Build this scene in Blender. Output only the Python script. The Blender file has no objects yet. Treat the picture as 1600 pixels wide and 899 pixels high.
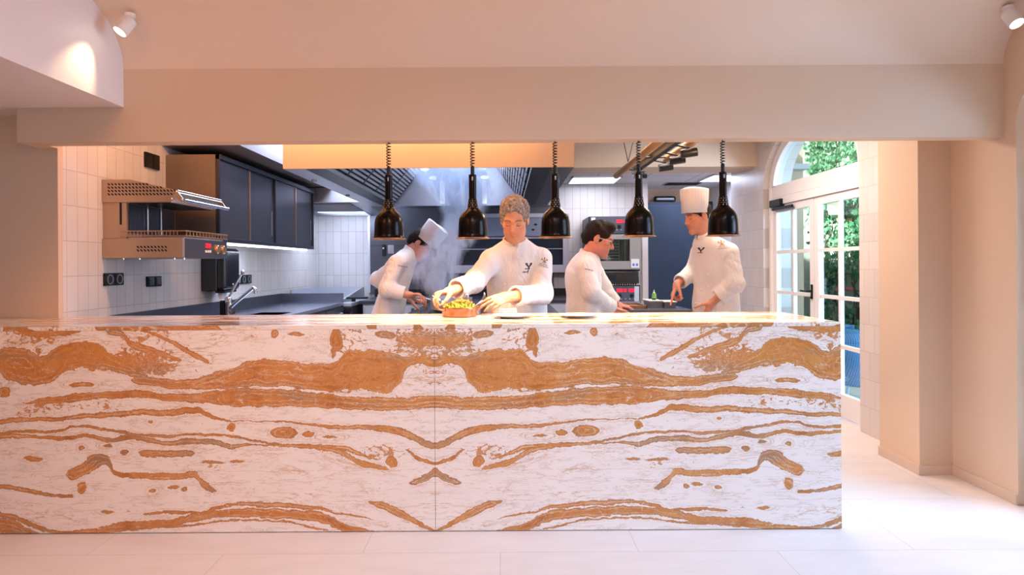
import bpy, bmesh, math, random
import numpy as np
from mathutils import Vector, Matrix, Euler, noise as mnoise
from mathutils.bvhtree import BVHTree
SC = bpy.context.scene
COL = SC.collection
PI = math.pi
random.seed(7)

# ------------------------------------------------------------------ camera
FPX, VPX, VPY, EYE, ROLL = 1000.0, 790.0, 414.0, 1.25, 0.0063
cd = bpy.data.cameras.new('camera'); cam = bpy.data.objects.new('camera', cd); COL.objects.link(cam)
cd.sensor_fit = 'HORIZONTAL'; cd.sensor_width = 36.0; cd.lens = FPX / 1600 * 36.0
cd.shift_x = (800 - VPX) / 1600; cd.shift_y = -(449.5 - VPY) / 1600
cd.clip_start = 0.05; cd.clip_end = 200
cam.matrix_world = Matrix.Translation((0, 0, EYE)) @ Euler((PI / 2, 0, 0)).to_matrix().to_4x4() @ Matrix.Rotation(-ROLL, 4, 'Z')
SC.camera = cam

def P(px, py, Y):
    """world point seen at pixel (px, py) of the 1600x899 photograph, at depth Y"""
    dx, dy = px - VPX, py - VPY
    return Vector(((dx - ROLL * dy) * Y / FPX, Y, EYE - (dy + ROLL * dx) * Y / FPX))

# ------------------------------------------------------------------ view, world, lights
SC.view_settings.view_transform = 'Standard'; SC.view_settings.look = 'None'
SC.view_settings.exposure = 0.0; SC.view_settings.gamma = 1.0; SC.view_settings.use_curve_mapping = False
cy = SC.cycles
cy.use_denoising = True
try: cy.denoiser = 'OPENIMAGEDENOISE'
except Exception: pass
cy.max_bounces = 8; cy.diffuse_bounces = 4; cy.glossy_bounces = 4; cy.transmission_bounces = 6
cy.transparent_max_bounces = 12; cy.volume_bounces = 3; cy.sample_clamp_indirect = 6.0
cy.caustics_reflective = False; cy.caustics_refractive = False
cy.volume_step_rate = 1.0

def srgb(h):
    h = h.lstrip('#'); v = [int(h[i:i + 2], 16) / 255 for i in (0, 2, 4)]
    return tuple((c / 12.92 if c <= .04045 else ((c + .055) / 1.055) ** 2.4) for c in v)

W = bpy.data.worlds.new('daylight'); SC.world = W; W.use_nodes = True
bg = W.node_tree.nodes['Background']; bg.inputs[0].default_value = (*srgb('#c6d3ff'), 1); bg.inputs[1].default_value = 0.34

def light(kind, name, loc, energy, color, target=None, size=.1, size_y=None, spot=None, blend=.5, parent=None):
    ld = bpy.data.lights.new(name, kind); o = bpy.data.objects.new(name, ld); COL.objects.link(o)
    ld.energy = energy; ld.color = color[:3]
    if kind == 'AREA':
        ld.size = size
        if size_y: ld.shape = 'RECTANGLE'; ld.size_y = size_y
    elif kind == 'SUN': ld.angle = size
    else: ld.shadow_soft_size = size
    if kind == 'SPOT': ld.spot_size = spot; ld.spot_blend = blend
    loc = Vector(loc); o.location = loc
    if target is not None:
        o.rotation_euler = (Vector(target) - loc).to_track_quat('-Z', 'Y').to_euler()
    if parent is not None:
        o.parent = parent; o.location = loc - parent.location
    return o

WARM = srgb('#ffb46a'); WARM2 = srgb('#ffd2a0'); COOL = srgb('#cfdcff'); DAY = srgb('#d3dcff')
# daylight through the glazed opening of the right wall, and through the kitchen's French door
light('AREA', 'daylight_dining_window', (5.5, 2.0, 2.1), 950, srgb('#c4d2ff'), (0, 2.6, .0), 2.6, 2.6)
light('SUN', 'sun', (0, 0, 9), 17, srgb('#fff6ea'), (8.1, 3.1, 0), .02)
# dining room ceiling lamps out of view, then added spots that brighten the marble
light('AREA', 'dining_ceiling_lamp_warm', (-1.8, 1.3, 2.5), 13, srgb('#ffa65a'), (-2.0, 3.0, .5), .5, .5)
light('AREA', 'dining_ceiling_lamp_middle', (0.3, .7, 2.5), 9, srgb('#ffe8dc'), (.2, 2.6, .3), .6, .6)
for nm, lx, ex, ec in (('left', -1.75, 72, '#ffb880'), ('middle', -.2, 72, '#ffeae0'), ('right', 1.1, 52, '#dfe4ff')):
    light('SPOT', 'marble_fill_' + nm, (lx, 1.15, 2.5), ex, srgb(ec), (lx - .1, 3.0, .35), .12, spot=1.45, blend=.9)  # unseen fill spots; the bluish right one stands in for daylight
# kitchen ceiling panels (cool white)
light('AREA', 'kitchen_entry_lamp_warm', (-1.0, 3.62, 2.5), 34, srgb('#ffb478'), (-1.0, 4.4, 1.6), 2.4, .15)
light('AREA', 'kitchen_panel_light_side', (1.5, 5.0, 2.5), 60, srgb('#ffeadd'), (1.5, 5.0, 0), 1.0, 1.0)
light('AREA', 'kitchen_panel_light_sink', (-1.715, 6.2, 2.5), 80, COOL, (-1.715, 6.2, 0), .3, 2.6)
light('AREA', 'kitchen_panel_light_ovens', (1.15, 7.6, 2.27), 17, srgb('#f4efff'), (1.15, 7.6, 0), .6, .6)
light('AREA', 'kitchen_panel_light_store', (2.5, 7.8, 2.27), 14, COOL, (2.5, 7.8, 0), .6, .6)

# ------------------------------------------------------------------ materials
class NT:
    def __init__(s, name):
        s.m = bpy.data.materials.new(name); s.m.use_nodes = True; s.t = s.m.node_tree; s.t.nodes.clear()
        s.out = s.t.nodes.new('ShaderNodeOutputMaterial')
    def n(s, typ, **kw):
        nd = s.t.nodes.new(typ)
        for k, v in kw.items(): setattr(nd, k, v)
        return nd
    def l(s, a, b): s.t.links.new(a, b)
    def put(s, sock, v):
        if isinstance(v, bpy.types.NodeSocket): s.l(v, sock)
        elif v is not None:
            try: sock.default_value = v
            except Exception: sock.default_value = (*v, 1)
    def math(s, op, a, b=None, c=None, clamp=False):
        nd = s.n('ShaderNodeMath', operation=op, use_clamp=clamp)
        for i, v in enumerate((a, b, c)):
            if v is not None: s.put(nd.inputs[i], v)
        return nd.outputs[0]
    def mix(s, f, a, b, mode='MIX'):
        nd = s.n('ShaderNodeMix', data_type='RGBA', blend_type=mode)
        s.put(nd.inputs[0], f); s.put(nd.inputs[6], a); s.put(nd.inputs[7], b)
        return nd.outputs[2]
    def ramp(s, f, stops, interp='LINEAR'):
        nd = s.n('ShaderNodeValToRGB'); cr = nd.color_ramp; cr.interpolation = interp
        while len(cr.elements) < len(stops): cr.elements.new(.5)
        for e, (p, c) in zip(cr.elements, stops):
            e.position = p; e.color = (*c, 1) if len(c) == 3 else c
        s.put(nd.inputs[0], f); return nd.outputs[0]
    def noise(s, vec, scale, detail=3, rough=.55, dist=0):
        nd = s.n('ShaderNodeTexNoise'); nd.inputs['Scale'].default_value = scale; nd.inputs['Detail'].default_value = detail
        nd.inputs['Roughness'].default_value = rough; nd.inputs['Distortion'].default_value = dist
        if vec is not None: s.l(vec, nd.inputs['Vector'])
        return nd.outputs[0]
    def mapping(s, vec, scale=(1, 1, 1), loc=(0, 0, 0), rot=(0, 0, 0)):
        nd = s.n('ShaderNodeMapping'); nd.inputs['Scale'].default_value = scale; nd.inputs['Location'].default_value = loc; nd.inputs['Rotation'].default_value = rot
        s.l(vec, nd.inputs['Vector']); return nd.outputs[0]
    def obj(s): return s.n('ShaderNodeTexCoord').outputs['Object']
    def pos(s): return s.n('ShaderNodeNewGeometry').outputs['Position']
    def bsdf(s, col, rough=.5, metal=0, **kw):
        b = s.n('ShaderNodeBsdfPrincipled'); s.put(b.inputs['Base Color'], col if isinstance(col, bpy.types.NodeSocket) else (*col[:3], 1))
        s.put(b.inputs['Roughness'], rough); s.put(b.inputs['Metallic'], metal)
        for k, v in kw.items(): s.put(b.inputs[k.replace('_', ' ')], v)
        s.l(b.outputs[0], s.out.inputs[0]); s.b = b; return b
    def bump(s, h, strength=.3, dist=.01):
        nd = s.n('ShaderNodeBump'); nd.inputs['Strength'].default_value = strength; nd.inputs['Distance'].default_value = dist
        s.l(h, nd.inputs['Height']); s.l(nd.outputs[0], s.b.inputs['Normal'])

def mat(name, hexcol, rough=.5, metal=0, var=.0, vs=6, bump=0, bs=60, bd=.004, stretch=None, emit=None, es=0, coat=0, sss=0, spec=None):
    t = NT(name); col = srgb(hexcol) if isinstance(hexcol, str) else hexcol
    o = t.obj()
    if stretch: o = t.mapping(o, stretch)
    c = col
    if var:
        f = t.noise(o, vs, 4)
        c = t.mix(f, tuple(max(0, x * (1 - var)) for x in col) + (1,), tuple(min(1, x * (1 + var)) for x in col) + (1,))
    b = t.bsdf(c, rough, metal)
    if bump: t.bump(t.noise(o, bs, 3), bump, bd)
    if emit: b.inputs['Emission Color'].default_value = (*srgb(emit), 1); b.inputs['Emission Strength'].default_value = es
    if coat: b.inputs['Coat Weight'].default_value = coat; b.inputs['Coat Roughness'].default_value = .08
    if spec is not None: b.inputs['Specular IOR Level'].default_value = spec
    if sss: b.inputs['Subsurface Weight'].default_value = sss; b.inputs['Subsurface Radius'].default_value = (.012, .005, .003)
    return t.m

def tile_mat(name, axis, w, h, col, mortar, offset=0.0, rough=.32, var=.05):
    t = NT(name); p = t.pos(); sx = t.n('ShaderNodeSeparateXYZ'); t.l(p, sx.inputs[0])
    cx = t.n('ShaderNodeCombineXYZ'); t.l(sx.outputs[{'x': 0, 'y': 1}[axis]], cx.inputs[0]); t.l(sx.outputs[2], cx.inputs[1])
    br = t.n('ShaderNodeTexBrick', offset=offset, offset_frequency=2, squash=1.0)
    t.l(cx.outputs[0], br.inputs['Vector'])
    br.inputs['Scale'].default_value = 1; br.inputs['Mortar Size'].default_value = .0019; br.inputs['Mortar Smooth'].default_value = .15
    br.inputs['Brick Width'].default_value = w; br.inputs['Row Height'].default_value = h; br.inputs['Bias'].default_value = 0
    c = srgb(col)
    br.inputs['Color1'].default_value = (*[x * (1 - var) for x in c], 1); br.inputs['Color2'].default_value = (*[min(1, x * (1 + var)) for x in c], 1)
    br.inputs['Mortar'].default_value = (*srgb(mortar), 1)
    n = t.noise(p, 5, 3); cc = t.mix(.08, br.outputs[0], t.ramp(n, [(.3, (.5, .48, .46)), (.7, (1, 1, 1))]), 'MULTIPLY')
    t.bsdf(cc, rough)
    hgt = t.math('ADD', t.math('MULTIPLY', br.outputs['Fac'], -1.0), t.math('MULTIPLY', t.noise(p, 9, 2), .5))
    t.bump(hgt, .35, .004)
    return t.m

def glass_mat(name, tint='#ffffff', refl=.12):
    t = NT(name); tr = t.n('ShaderNodeBsdfTransparent'); tr.inputs[0].default_value = (*srgb(tint), 1)
    gl = t.n('ShaderNodeBsdfGlossy'); gl.inputs['Roughness'].default_value = .02
    lw = t.n('ShaderNodeLayerWeight'); lw.inputs[0].default_value = .25
    f = t.math('MULTIPLY', t.math('POWER', lw.outputs['Facing'], 3), .6); f = t.math('ADD', f, refl * .4)
    mx = t.n('ShaderNodeMixShader'); t.l(f, mx.inputs[0]); t.l(tr.outputs[0], mx.inputs[1]); t.l(gl.outputs[0], mx.inputs[2])
    t.l(mx.outputs[0], t.out.inputs[0]); return t.m

M = {}
M['plaster'] = mat('beige_plaster', '#dcc2a8', .7, var=.03, vs=2, bump=.06, bs=9, bd=.01)
M['ceil'] = mat('pale_plaster', '#e8d2be', .75, var=.03, vs=2, bump=.05, bs=7, bd=.01)
M['pale'] = mat('glossy_white_plaster', '#efe6e4', .42, var=.02, vs=2, bump=.1, bs=4, bd=.01)
M['kceil'] = mat('white_ceiling_paint', '#d9d5d2', .8)
M['white_paint'] = mat('white_wood_paint', '#eee6e2', .4, var=.02, bump=.04, bs=30)
M['base'] = mat('stone_baseboard', '#d9c2ae', .5, var=.05, vs=12)
M['tile_y'] = tile_mat('glazed_tiles_along', 'y', .092, .2, '#ddd6d0', '#b8aea6', .0)
M['tile_x'] = tile_mat('glazed_tiles_across', 'x', .1, .2, '#d8d6d6', '#a5a1a2', .0)
M['tile_back'] = tile_mat('glazed_tiles_oven_wall', 'x', .097, .282, '#cbc6c2', '#8d8885', .0)
M['tile_r'] = tile_mat('glazed_tiles_door_wall', 'y', .13, .2, '#d8cdc6', '#bdb0a8', .5)
M['steel'] = mat('brushed_steel', '#a9abb2', .32, .9, var=.08, vs=30, bump=.06, bs=200, bd=.001, stretch=(1, 1, .03))
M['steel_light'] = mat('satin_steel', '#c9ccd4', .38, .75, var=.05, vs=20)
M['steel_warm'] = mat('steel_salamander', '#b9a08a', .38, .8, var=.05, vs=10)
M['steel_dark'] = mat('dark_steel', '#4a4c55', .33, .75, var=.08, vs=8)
M['steel_panel'] = mat('dark_steel_panel', '#57585f', .36, .7, var=.1, vs=3)
M['worktop'] = mat('steel_worktop', '#8e94a3', .25, .85, var=.06, vs=12)
M['dark'] = mat('black_metal', '#17171a', .4, .4)
M['lamp_black'] = mat('black_bronze', '#1c1613', .25, .85, var=.1, vs=20)
M['rim'] = mat('copper_rim', '#c39a78', .3, .9)
M['plastic'] = mat('black_plastic', '#16171b', .22, 0, coat=.4)
M['plastic_grey'] = mat('grey_plastic', '#3c3f4a', .35)
M['socket_grey'] = mat('socket_insert', '#8b8c90', .4)
M['chrome'] = mat('chrome', '#d9dce2', .1, 1.0)
M['copper'] = mat('copper', '#dca27c', .22, .95, var=.1, vs=25, bump=.15, bs=30)
M['glass'] = glass_mat('clear_glass', '#e4f6f6')
M['dglass'] = mat('dark_glass', '#23262e', .08, .2, coat=.3)
M['led'] = mat('led_strip', '#ffffff', .5, emit='#e8eeff', es=9)
M['panel_light'] = mat('ceiling_light_panel', '#ffffff', .5, emit='#dfe8ff', es=2.4)
M['bulb'] = mat('warm_bulb', '#ffffff', .5, emit='#ffbf80', es=30)
M['spot_lens'] = mat('spot_lens', '#ffffff', .5, emit='#fff0dc', es=7)
M['red_led'] = mat('red_display', '#550010', .4, emit='#ff1030', es=1.6)
M['wood'] = mat('light_wood', '#c99a66', .5, var=.15, vs=8, stretch=(6, .6, 6))
M['white_pl'] = mat('white_enamel', '#eeeae6', .4)

# ------------------------------------------------------------------ mesh building
class MB:
    def __init__(s): s.v = []; s.f = []; s.sm = []
    def add(s, vs, fs, smooth=False):
        b = len(s.v); s.v += [Vector(v) for v in vs]; s.f += [tuple(b + i for i in f) for f in fs]; s.sm += [smooth] * len(fs); return s
    def box(s, a, b):
        (x0, y0, z0), (x1, y1, z1) = a, b
        x0, x1 = min(x0, x1), max(x0, x1); y0, y1 = min(y0, y1), max(y0, y1); z0, z1 = min(z0, z1), max(z0, z1)
        return s.add([(x0, y0, z0), (x1, y0, z0), (x1, y1, z0), (x0, y1, z0), (x0, y0, z1), (x1, y0, z1), (x1, y1, z1), (x0, y1, z1)],
                     [(0, 3, 2, 1), (4, 5, 6, 7), (0, 1, 5, 4), (1, 2, 6, 5), (2, 3, 7, 6), (3, 0, 4, 7)])
    def rbox(s, a, b, r=.004, seg=2):
        bm = bmesh.new(); bmesh.ops.create_cube(bm, size=1)
        a = Vector(a); b = Vector(b)
        for v in bm.verts: v.co = Vector([(a[i] + b[i]) / 2 + v.co[i] * abs(b[i] - a[i]) for i in range(3)])
        r = min(r, min(abs(b[i] - a[i]) for i in range(3)) * .45)
        bmesh.ops.bevel(bm, geom=list(bm.edges), offset=r, segments=seg, profile=.5, affect='EDGES')
        return s.bm(bm, True)
    def bm(s, bm, smooth=False):
        bm.verts.index_update(); s.add([v.co.copy() for v in bm.verts], [[v.index for v in f.verts] for f in bm.faces], smooth); bm.free(); return s
    def ring(s, c, n1, n2, r, seg, r2=None):
        r2 = r if r2 is None else r2
        return [c + n1 * (r * math.cos(2 * PI * i / seg)) + n2 * (r2 * math.sin(2 * PI * i / seg)) for i in range(seg)]
    def tube(s, pts, rad, seg=10, caps=True, flat=1.0, up=None):
        pts = [Vector(p) for p in pts]; n = len(pts)
        rad = rad if hasattr(rad, '__len__') else [rad] * n
        rings = []; ref = Vector(up) if up else None
        for i, p in enumerate(pts):
            t = (pts[min(i + 1, n - 1)] - pts[max(i - 1, 0)]).normalized()
            if ref is None: ref = Vector((0, 0, 1)) if abs(t.z) < .9 else Vector((1, 0, 0))
            a = (ref - t * ref.dot(t)).normalized(); b = t.cross(a); ref = a
            rings.append(s.ring(p, a, b, rad[i], seg, rad[i] * flat))
        vs = [v for r in rings for v in r]; fs = []
        for i in range(n - 1):
            for j in range(seg):
                k = (j + 1) % seg; fs.append((i * seg + j, i * seg + k, (i + 1) * seg + k, (i + 1) * seg + j))
        s.add(vs, fs, True)
        if caps:
            s.add(rings[0], [tuple(reversed(range(seg)))]); s.add(rings[-1], [tuple(range(seg))])
        return s
    def cyl(s, a, b, r, r2=None, seg=20): return s.tube([a, b], [r, r if r2 is None else r2], seg)
    def lathe(s, c, prof, seg=32, axis=(0, 0, 1), close=False):
        c = Vector(c); ax = Vector(axis).normalized(); a = ax.orthogonal().normalized(); b = ax.cross(a)
        vs = []; fs = []
        for r, h in prof:
            for j in range(seg):
                t = 2 * PI * j / seg; vs.append(c + ax * h + (a * math.cos(t) + b * math.sin(t)) * max(r, 1e-5))
        n = len(prof)
        for i in range(n - 1 if not close else n):
            for j in range(seg):
                k = (j + 1) % seg; i2 = (i + 1) % n; fs.append((i * seg + j, i * seg + k, i2 * seg + k, i2 * seg + j))
        return s.add(vs, fs, True)
    def sphere(s, c, r, seg=16, sc=(1, 1, 1)):
        bm = bmesh.new(); bmesh.ops.create_uvsphere(bm, u_segments=seg, v_segments=max(6, seg // 2), radius=r)
        for v in bm.verts: v.co = Vector((v.co.x * sc[0], v.co.y * sc[1], v.co.z * sc[2])) + Vector(c)
        return s.bm(bm, True)
    def prism(s, poly, axis, a, b):
        """extrude a 2D outline along an axis: 'x' takes (y,z), 'y' takes (x,z), 'z' takes (x,y)"""
        f = {'x': lambda p, t: (t, p[0], p[1]), 'y': lambda p, t: (p[0], t, p[1]), 'z': lambda p, t: (p[0], p[1], t)}[axis]
        bm = bmesh.new(); lo = [bm.verts.new(f(p, a)) for p in poly]; hi = [bm.verts.new(f(p, b)) for p in poly]; n = len(poly)
        bm.faces.new(lo); bm.faces.new(hi)
        for i in range(n): bm.faces.new((lo[i], lo[(i + 1) % n], hi[(i + 1) % n], hi[i]))
        bm.normal_update(); bmesh.ops.triangulate(bm, faces=[x for x in bm.faces if len(x.verts) > 4]); bmesh.ops.recalc_face_normals(bm, faces=bm.faces)
        return s.bm(bm)
    def quad(s, a, b, c, d): return s.add([a, b, c, d], [(0, 1, 2, 3)])
    def xf(s, m):
        s.v = [m @ v for v in s.v]; return s
    def build(s, name, m, parent=None, loc=None, bevel=0, angle=40, fixn=True):
        o = origin(parent) if parent is not None else (Vector(loc) if loc is not None else Vector((0, 0, 0)))
        me = bpy.data.meshes.new(name)
        me.from_pydata([tuple(v - o) for v in s.v], [], s.f)
        for p, sm in zip(me.polygons, s.sm): p.use_smooth = sm
        if fixn:
            bm = bmesh.new(); bm.from_mesh(me); bmesh.ops.recalc_face_normals(bm, faces=bm.faces)
            if bevel:
                es = [e for e in bm.edges if len(e.link_faces) == 2 and e.calc_face_angle() > .6]
                bmesh.ops.bevel(bm, geom=es, offset=bevel, segments=2, profile=.5, affect='EDGES', clamp_overlap=True)
                for f in bm.faces: f.smooth = True
            bm.to_mesh(me); bm.free()
        try: me.set_sharp_from_angle(angle=math.radians(angle))
        except Exception: pass
        me.materials.append(M[m] if isinstance(m, str) else m)
        ob = bpy.data.objects.new(name, me); COL.objects.link(ob)
        if (bevel or any(s.sm)) and len(me.polygons) < 4000 and angle == 40:
            wn = ob.modifiers.new('normals', 'WEIGHTED_NORMAL'); wn.keep_sharp = True
        if parent is not None: ob.parent = parent
        else: ob.location = o
        return ob

def origin(o):
    v = Vector((0, 0, 0))
    while o is not None: v += o.location; o = o.parent
    return v
def thing(name, loc, label, cat, group=None):
    o = bpy.data.objects.new(name, None); COL.objects.link(o); o.location = Vector(loc); o.empty_display_size = .1
    o['label'] = label; o['category'] = cat
    if group: o['group'] = group
    return o
def tag(o, label, cat, group=None, kind=None):
    o['label'] = label; o['category'] = cat
    if group: o['group'] = group
    if kind: o['kind'] = kind
    return o
def struct(o, label=None):
    o['kind'] = 'structure'
    if label: o['label'] = label
    return o
def copy_tree(o, parent=None):
    c = o.copy(); COL.objects.link(c)
    if parent is not None: c.parent = parent
    for ch in o.children: copy_tree(ch, c)
    return c
# ================================================================== SETTING
def floor_mat():
    t = NT('limestone_floor'); p = t.pos()
    br = t.n('ShaderNodeTexBrick', offset=.5); t.l(t.mapping(p, loc=(.63, .22, 0)), br.inputs['Vector'])
    br.inputs['Scale'].default_value = 1; br.inputs['Brick Width'].default_value = 1.2; br.inputs['Row Height'].default_value = .6
    br.inputs['Mortar Size'].default_value = .0022; br.inputs['Mortar Smooth'].default_value = .2
    c = srgb('#e8e0dc')
    br.inputs['Color1'].default_value = (*[x * .985 for x in c], 1); br.inputs['Color2'].default_value = (*c, 1); br.inputs['Mortar'].default_value = (*srgb('#d2c6be'), 1)
    n = t.noise(t.mapping(p, (1, 3, 1)), 4, 5); cc = t.mix(.2, br.outputs[0], t.ramp(n, [(.3, (.72, .69, .67)), (.65, (1, 1, 1))]), 'MULTIPLY')
    t.bsdf(cc, .34); t.bump(t.math('MULTIPLY', br.outputs['Fac'], -1.0), .2, .002); return t.m
M['floor'] = floor_mat()
struct(MB().box((-5.0, -3.0, -.06), (2.62, 9.1, 0)).build('floor', 'floor'))
struct(MB().box((2.62, 1.5, -.06), (3.0, 3.5, -.002)).build('floor_sill', 'floor'))
struct(MB().box((2.62, 4.16, -.06), (3.3, 9.1, -.002)).build('floor_threshold', 'floor'))
# --- dining room
struct(MB().box((-5.2, -3.0, 2.81), (2.9, 8.5, 3.0)).build('roof_sun_block', 'plaster'))  # unseen slab added to keep the sun from leaking indoors
struct(MB().box((-5.2, -3.0, 0), (-5.0, 3.9, 2.8)).build('wall_sun_block', 'plaster'))  # unseen wall added to stop sun entering at the open side
struct(MB().box((-5.0, 3.52, 0), (-2.46, 3.56, 2.09)).build('wall_front', 'plaster'))
struct(MB().box((-5.0, -3.0, 2.09), (-2.0, 3.36, 2.8)).box((-5.0, 3.36, 2.09), (-2.56, 3.60, 2.8)).build('trim_downstand', 'pale'))
struct(MB().box((-2.56, 3.36, 1.907), (2.62, 3.46, 2.75)).box((-2.56, 3.46, 1.907), (-2.4605, 3.52, 2.75)).build('wall_beam', 'plaster'))
arc = [(2.94 + .42 * math.cos(a), 2.29 + .285 * math.sin(a)) for a in [i * PI / 2 / 14 for i in range(15)]]
cv = MB().prism(arc + [(-3.0, 2.575), (-3.0, 2.8), (3.36, 2.8)], 'x', -2.0, 2.9)
cv.sm = [True] * len(cv.f)
struct(cv.build('ceiling', 'ceil', angle=30))
def arch_pts(yc, a, zs, b, n=24): return [(yc + a * math.cos(PI * i / n), zs + b * math.sin(PI * i / n)) for i in range(n + 1)]
def wall_with_arch(name, m, x0, x1, y0, y1, z1, yc, a, zs, b):
    pts = [(y0, 0), (y0, z1), (y1, z1), (y1, 0), (yc + a, 0)] + arch_pts(yc, a, zs, b) + [(yc - a, 0)]
    return struct(MB().prism(pts, 'x', x0, x1).build(name, m))
wall_with_arch('wall_right', 'plaster', 2.62, 2.90, -3.0, 3.76, 2.8, 2.49, .79, 1.97, .36)
struct(MB().box((2.425, 3.76, 0), (2.75, 4.16, 2.8)).build('wall_pier', 'plaster'))
wall_with_arch('wall_kitchen_right', 'tile_r', 2.62, 2.90, 4.16, 7.42, 2.62, 5.62, .88, 2.0, .55)
bsb = MB()
bsb.prism([(2.413, 4.16), (2.413, 3.748), (2.62, 3.748), (2.62, 3.7595), (2.4245, 3.7595), (2.4245, 4.16)], 'z', 0, .058)
struct(bsb.build('baseboard_pier', 'base', bevel=.002))
struct(MB().box((2.608, 3.28, 0), (2.62, 3.748, .058)).build('baseboard_right', 'base', bevel=.002))
# --- kitchen shell
struct(MB().box((-2.66, 3.56, 0), (-2.46, 8.3, 2.7)).build('wall_kitchen_left', 'tile_y'))
struct(MB().box((-2.66, 8.3, 0), (1.77, 8.45, 2.7)).build('wall_back', 'tile_back'))
struct(MB().box((1.77, 8.28, 0), (1.845, 8.47, 2.6)).build('trim_wall_end', 'white_paint'))
struct(MB().box((1.3, 9.0, 0), (3.7, 9.15, 2.6)).build('wall_store', 'plaster'))
struct(MB().box((3.25, 7.42, 0), (3.4, 9.0, 2.6)).build('wall_store_side', mat('grey_wall_paint', '#76747c', .6)))
struct(MB().box((2.9, 7.30, 0), (3.4, 7.42, 2.6)).build('wall_store_return', 'plaster'))
struct(MB().box((-2.66, 3.46, 2.58), (2.62, 8.45, 2.7)).build('ceiling_kitchen', 'kceil'))
struct(MB().box((.60, 6.67, 2.26), (2.62, 7.13, 2.6)).build('wall_header', 'plaster'))
gm = NT('ceiling_grid_panels'); gp = gm.pos(); gb = gm.n('ShaderNodeTexBrick', offset=0)
gm.l(gm.mapping(gp, loc=(.1, .12, 0)), gb.inputs['Vector']); gb.inputs['Scale'].default_value = 1; gb.inputs['Brick Width'].default_value = .6; gb.inputs['Row Height'].default_value = .6
gb.inputs['Mortar Size'].default_value = .006; gb.inputs['Color1'].default_value = (*srgb('#d8d6dc'), 1); gb.inputs['Color2'].default_value = (*srgb('#d3d1d7'), 1); gb.inputs['Mortar'].default_value = (*srgb('#8e8d95'), 1)
gm.bsdf(gb.outputs[0], .7)
struct(MB().box((.62, 7.13, 2.3), (3.4, 9.0, 2.36)).build('ceiling_store', gm.m))
# dropped dark soffit over the wall cupboards
struct(MB().box((-2.46, 4.58, 2.12), (-1.90, 8.3, 2.58)).build('trim_soffit', mat('soffit_grey', '#827c7a', .5, .15)))

# --- French door with fanlight
def arch_strip(mb, x0, x1, yc, a0, zs0, b0, a1, zs1, b1, n=28):
    """a frame between two arches (outer a0.., inner a1..)"""
    A = arch_pts(yc, a0, zs0, b0, n); B = arch_pts(yc, a1, zs1, b1, n)
    for i in range(n):
        q = [A[i], A[i + 1], B[i + 1], B[i]]
        vs = [(x0, *p) for p in q] + [(x1, *p) for p in q]
        mb.add(vs, [(0, 1, 2, 3), (7, 6, 5, 4), (0, 4, 5, 1), (2, 6, 7, 3)], False)
    return mb
def french_door(name, xd, yn, ym, yf, top=1.82, sizes=(1.753, 1.36, .964, .57, .19), fan=True, spring=2.0, fb=.55):
    yc = (yn + yf) / 2; root = thing(name, (xd, yc, 0), '', ''); del root['label']; del root['category']; root['kind'] = 'structure'
    fr = MB(); g = .035; aw = (yf - yn) / 2 + g
    fr.box((xd - .03, yn - g, 0), (xd + .07, yn, top + .2)).box((xd - .03, yf, 0), (xd + .07, yf + g, top + .2))
    fr.box((xd - .02, yn, top + .004), (xd + .06, yf, top + .078)).box((xd - .012, yn, top + .082), (xd + .05, yf, top + .2))
    arch_strip(fr, xd - .025, xd + .06, yc, aw, spring, fb, aw - .10, spring + .02, fb - .11)
    f = fr.build('frame', 'white_paint', root)
    pg = [(p[0], p[1]) for p in arch_pts(yc, aw - .095, spring + .015, fb - .105)]
    MB().prism(pg, 'x', xd + .015, xd + .021).build('fanlight_pane', 'glass', root)
    for k, (a, b) in enumerate(((yn, ym - .003), (ym + .003, yf))):
        lf = MB(); st = .075
        lf.box((xd, a, .012), (xd + .045, a + st, top)).box((xd, b - st, .012), (xd + .045, b, top))
        lf.box((xd, a + st, sizes[0]), (xd + .045, b - st, top)).box((xd, a + st, .012), (xd + .045, b - st, sizes[-1]))
        for z in sizes[1:-1]: lf.box((xd + .004, a + st, z - .015), (xd + .041, b - st, z + .015))
        mid = (a + b) / 2; lf.box((xd + .0065, mid - .0145, sizes[-1]), (xd + .0385, mid + .0145, sizes[0]))
        leaf = lf.build('door_leaf', 'white_paint', root)
        MB().box((xd + .019, a + st - .005, sizes[-1] - .005), (xd + .025, b - st + .005, sizes[0] + .005)).build('pane', 'glass', leaf)
        if k == 0 and fan:
            h = MB().rbox((xd - .012, a + .72 - .02, .93), (xd, a + .72 + .02, 1.12)); h.build('lever_plate', 'white_pl', leaf)
        if k == 1 and fan:
            h = MB(); h.rbox((xd - .010, a + .020, .93), (xd, a + .05, 1.06)); h.tube([(xd - .01, a + .035, 1.0), (xd - .045, a + .035, 1.0), (xd - .05, a + .15, 1.0)], .009)
            h.lathe((xd - .004, a + .035, .945), [(.0, .012), (.014, .01), (.014, 0)], 14, (-1, 0, 0))
            h.build('lever_handle', 'dark', leaf)
            h = MB(); h.rbox((xd - .05, b - .27, top - .015), (xd - .005, b - .02, top + .055), .004)
            h.rbox((xd - .04, b - .50, top - .05), (xd - .02, b - .06, top - .022), .003); h.build('door_closer', 'dark', leaf)
    return root
french_door('door_1', 2.70, 4.79, 5.60, 6.45)
french_door('door_2', 2.76, 1.74, 2.49, 3.24, fan=False, spring=1.98, fb=.34)

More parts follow.
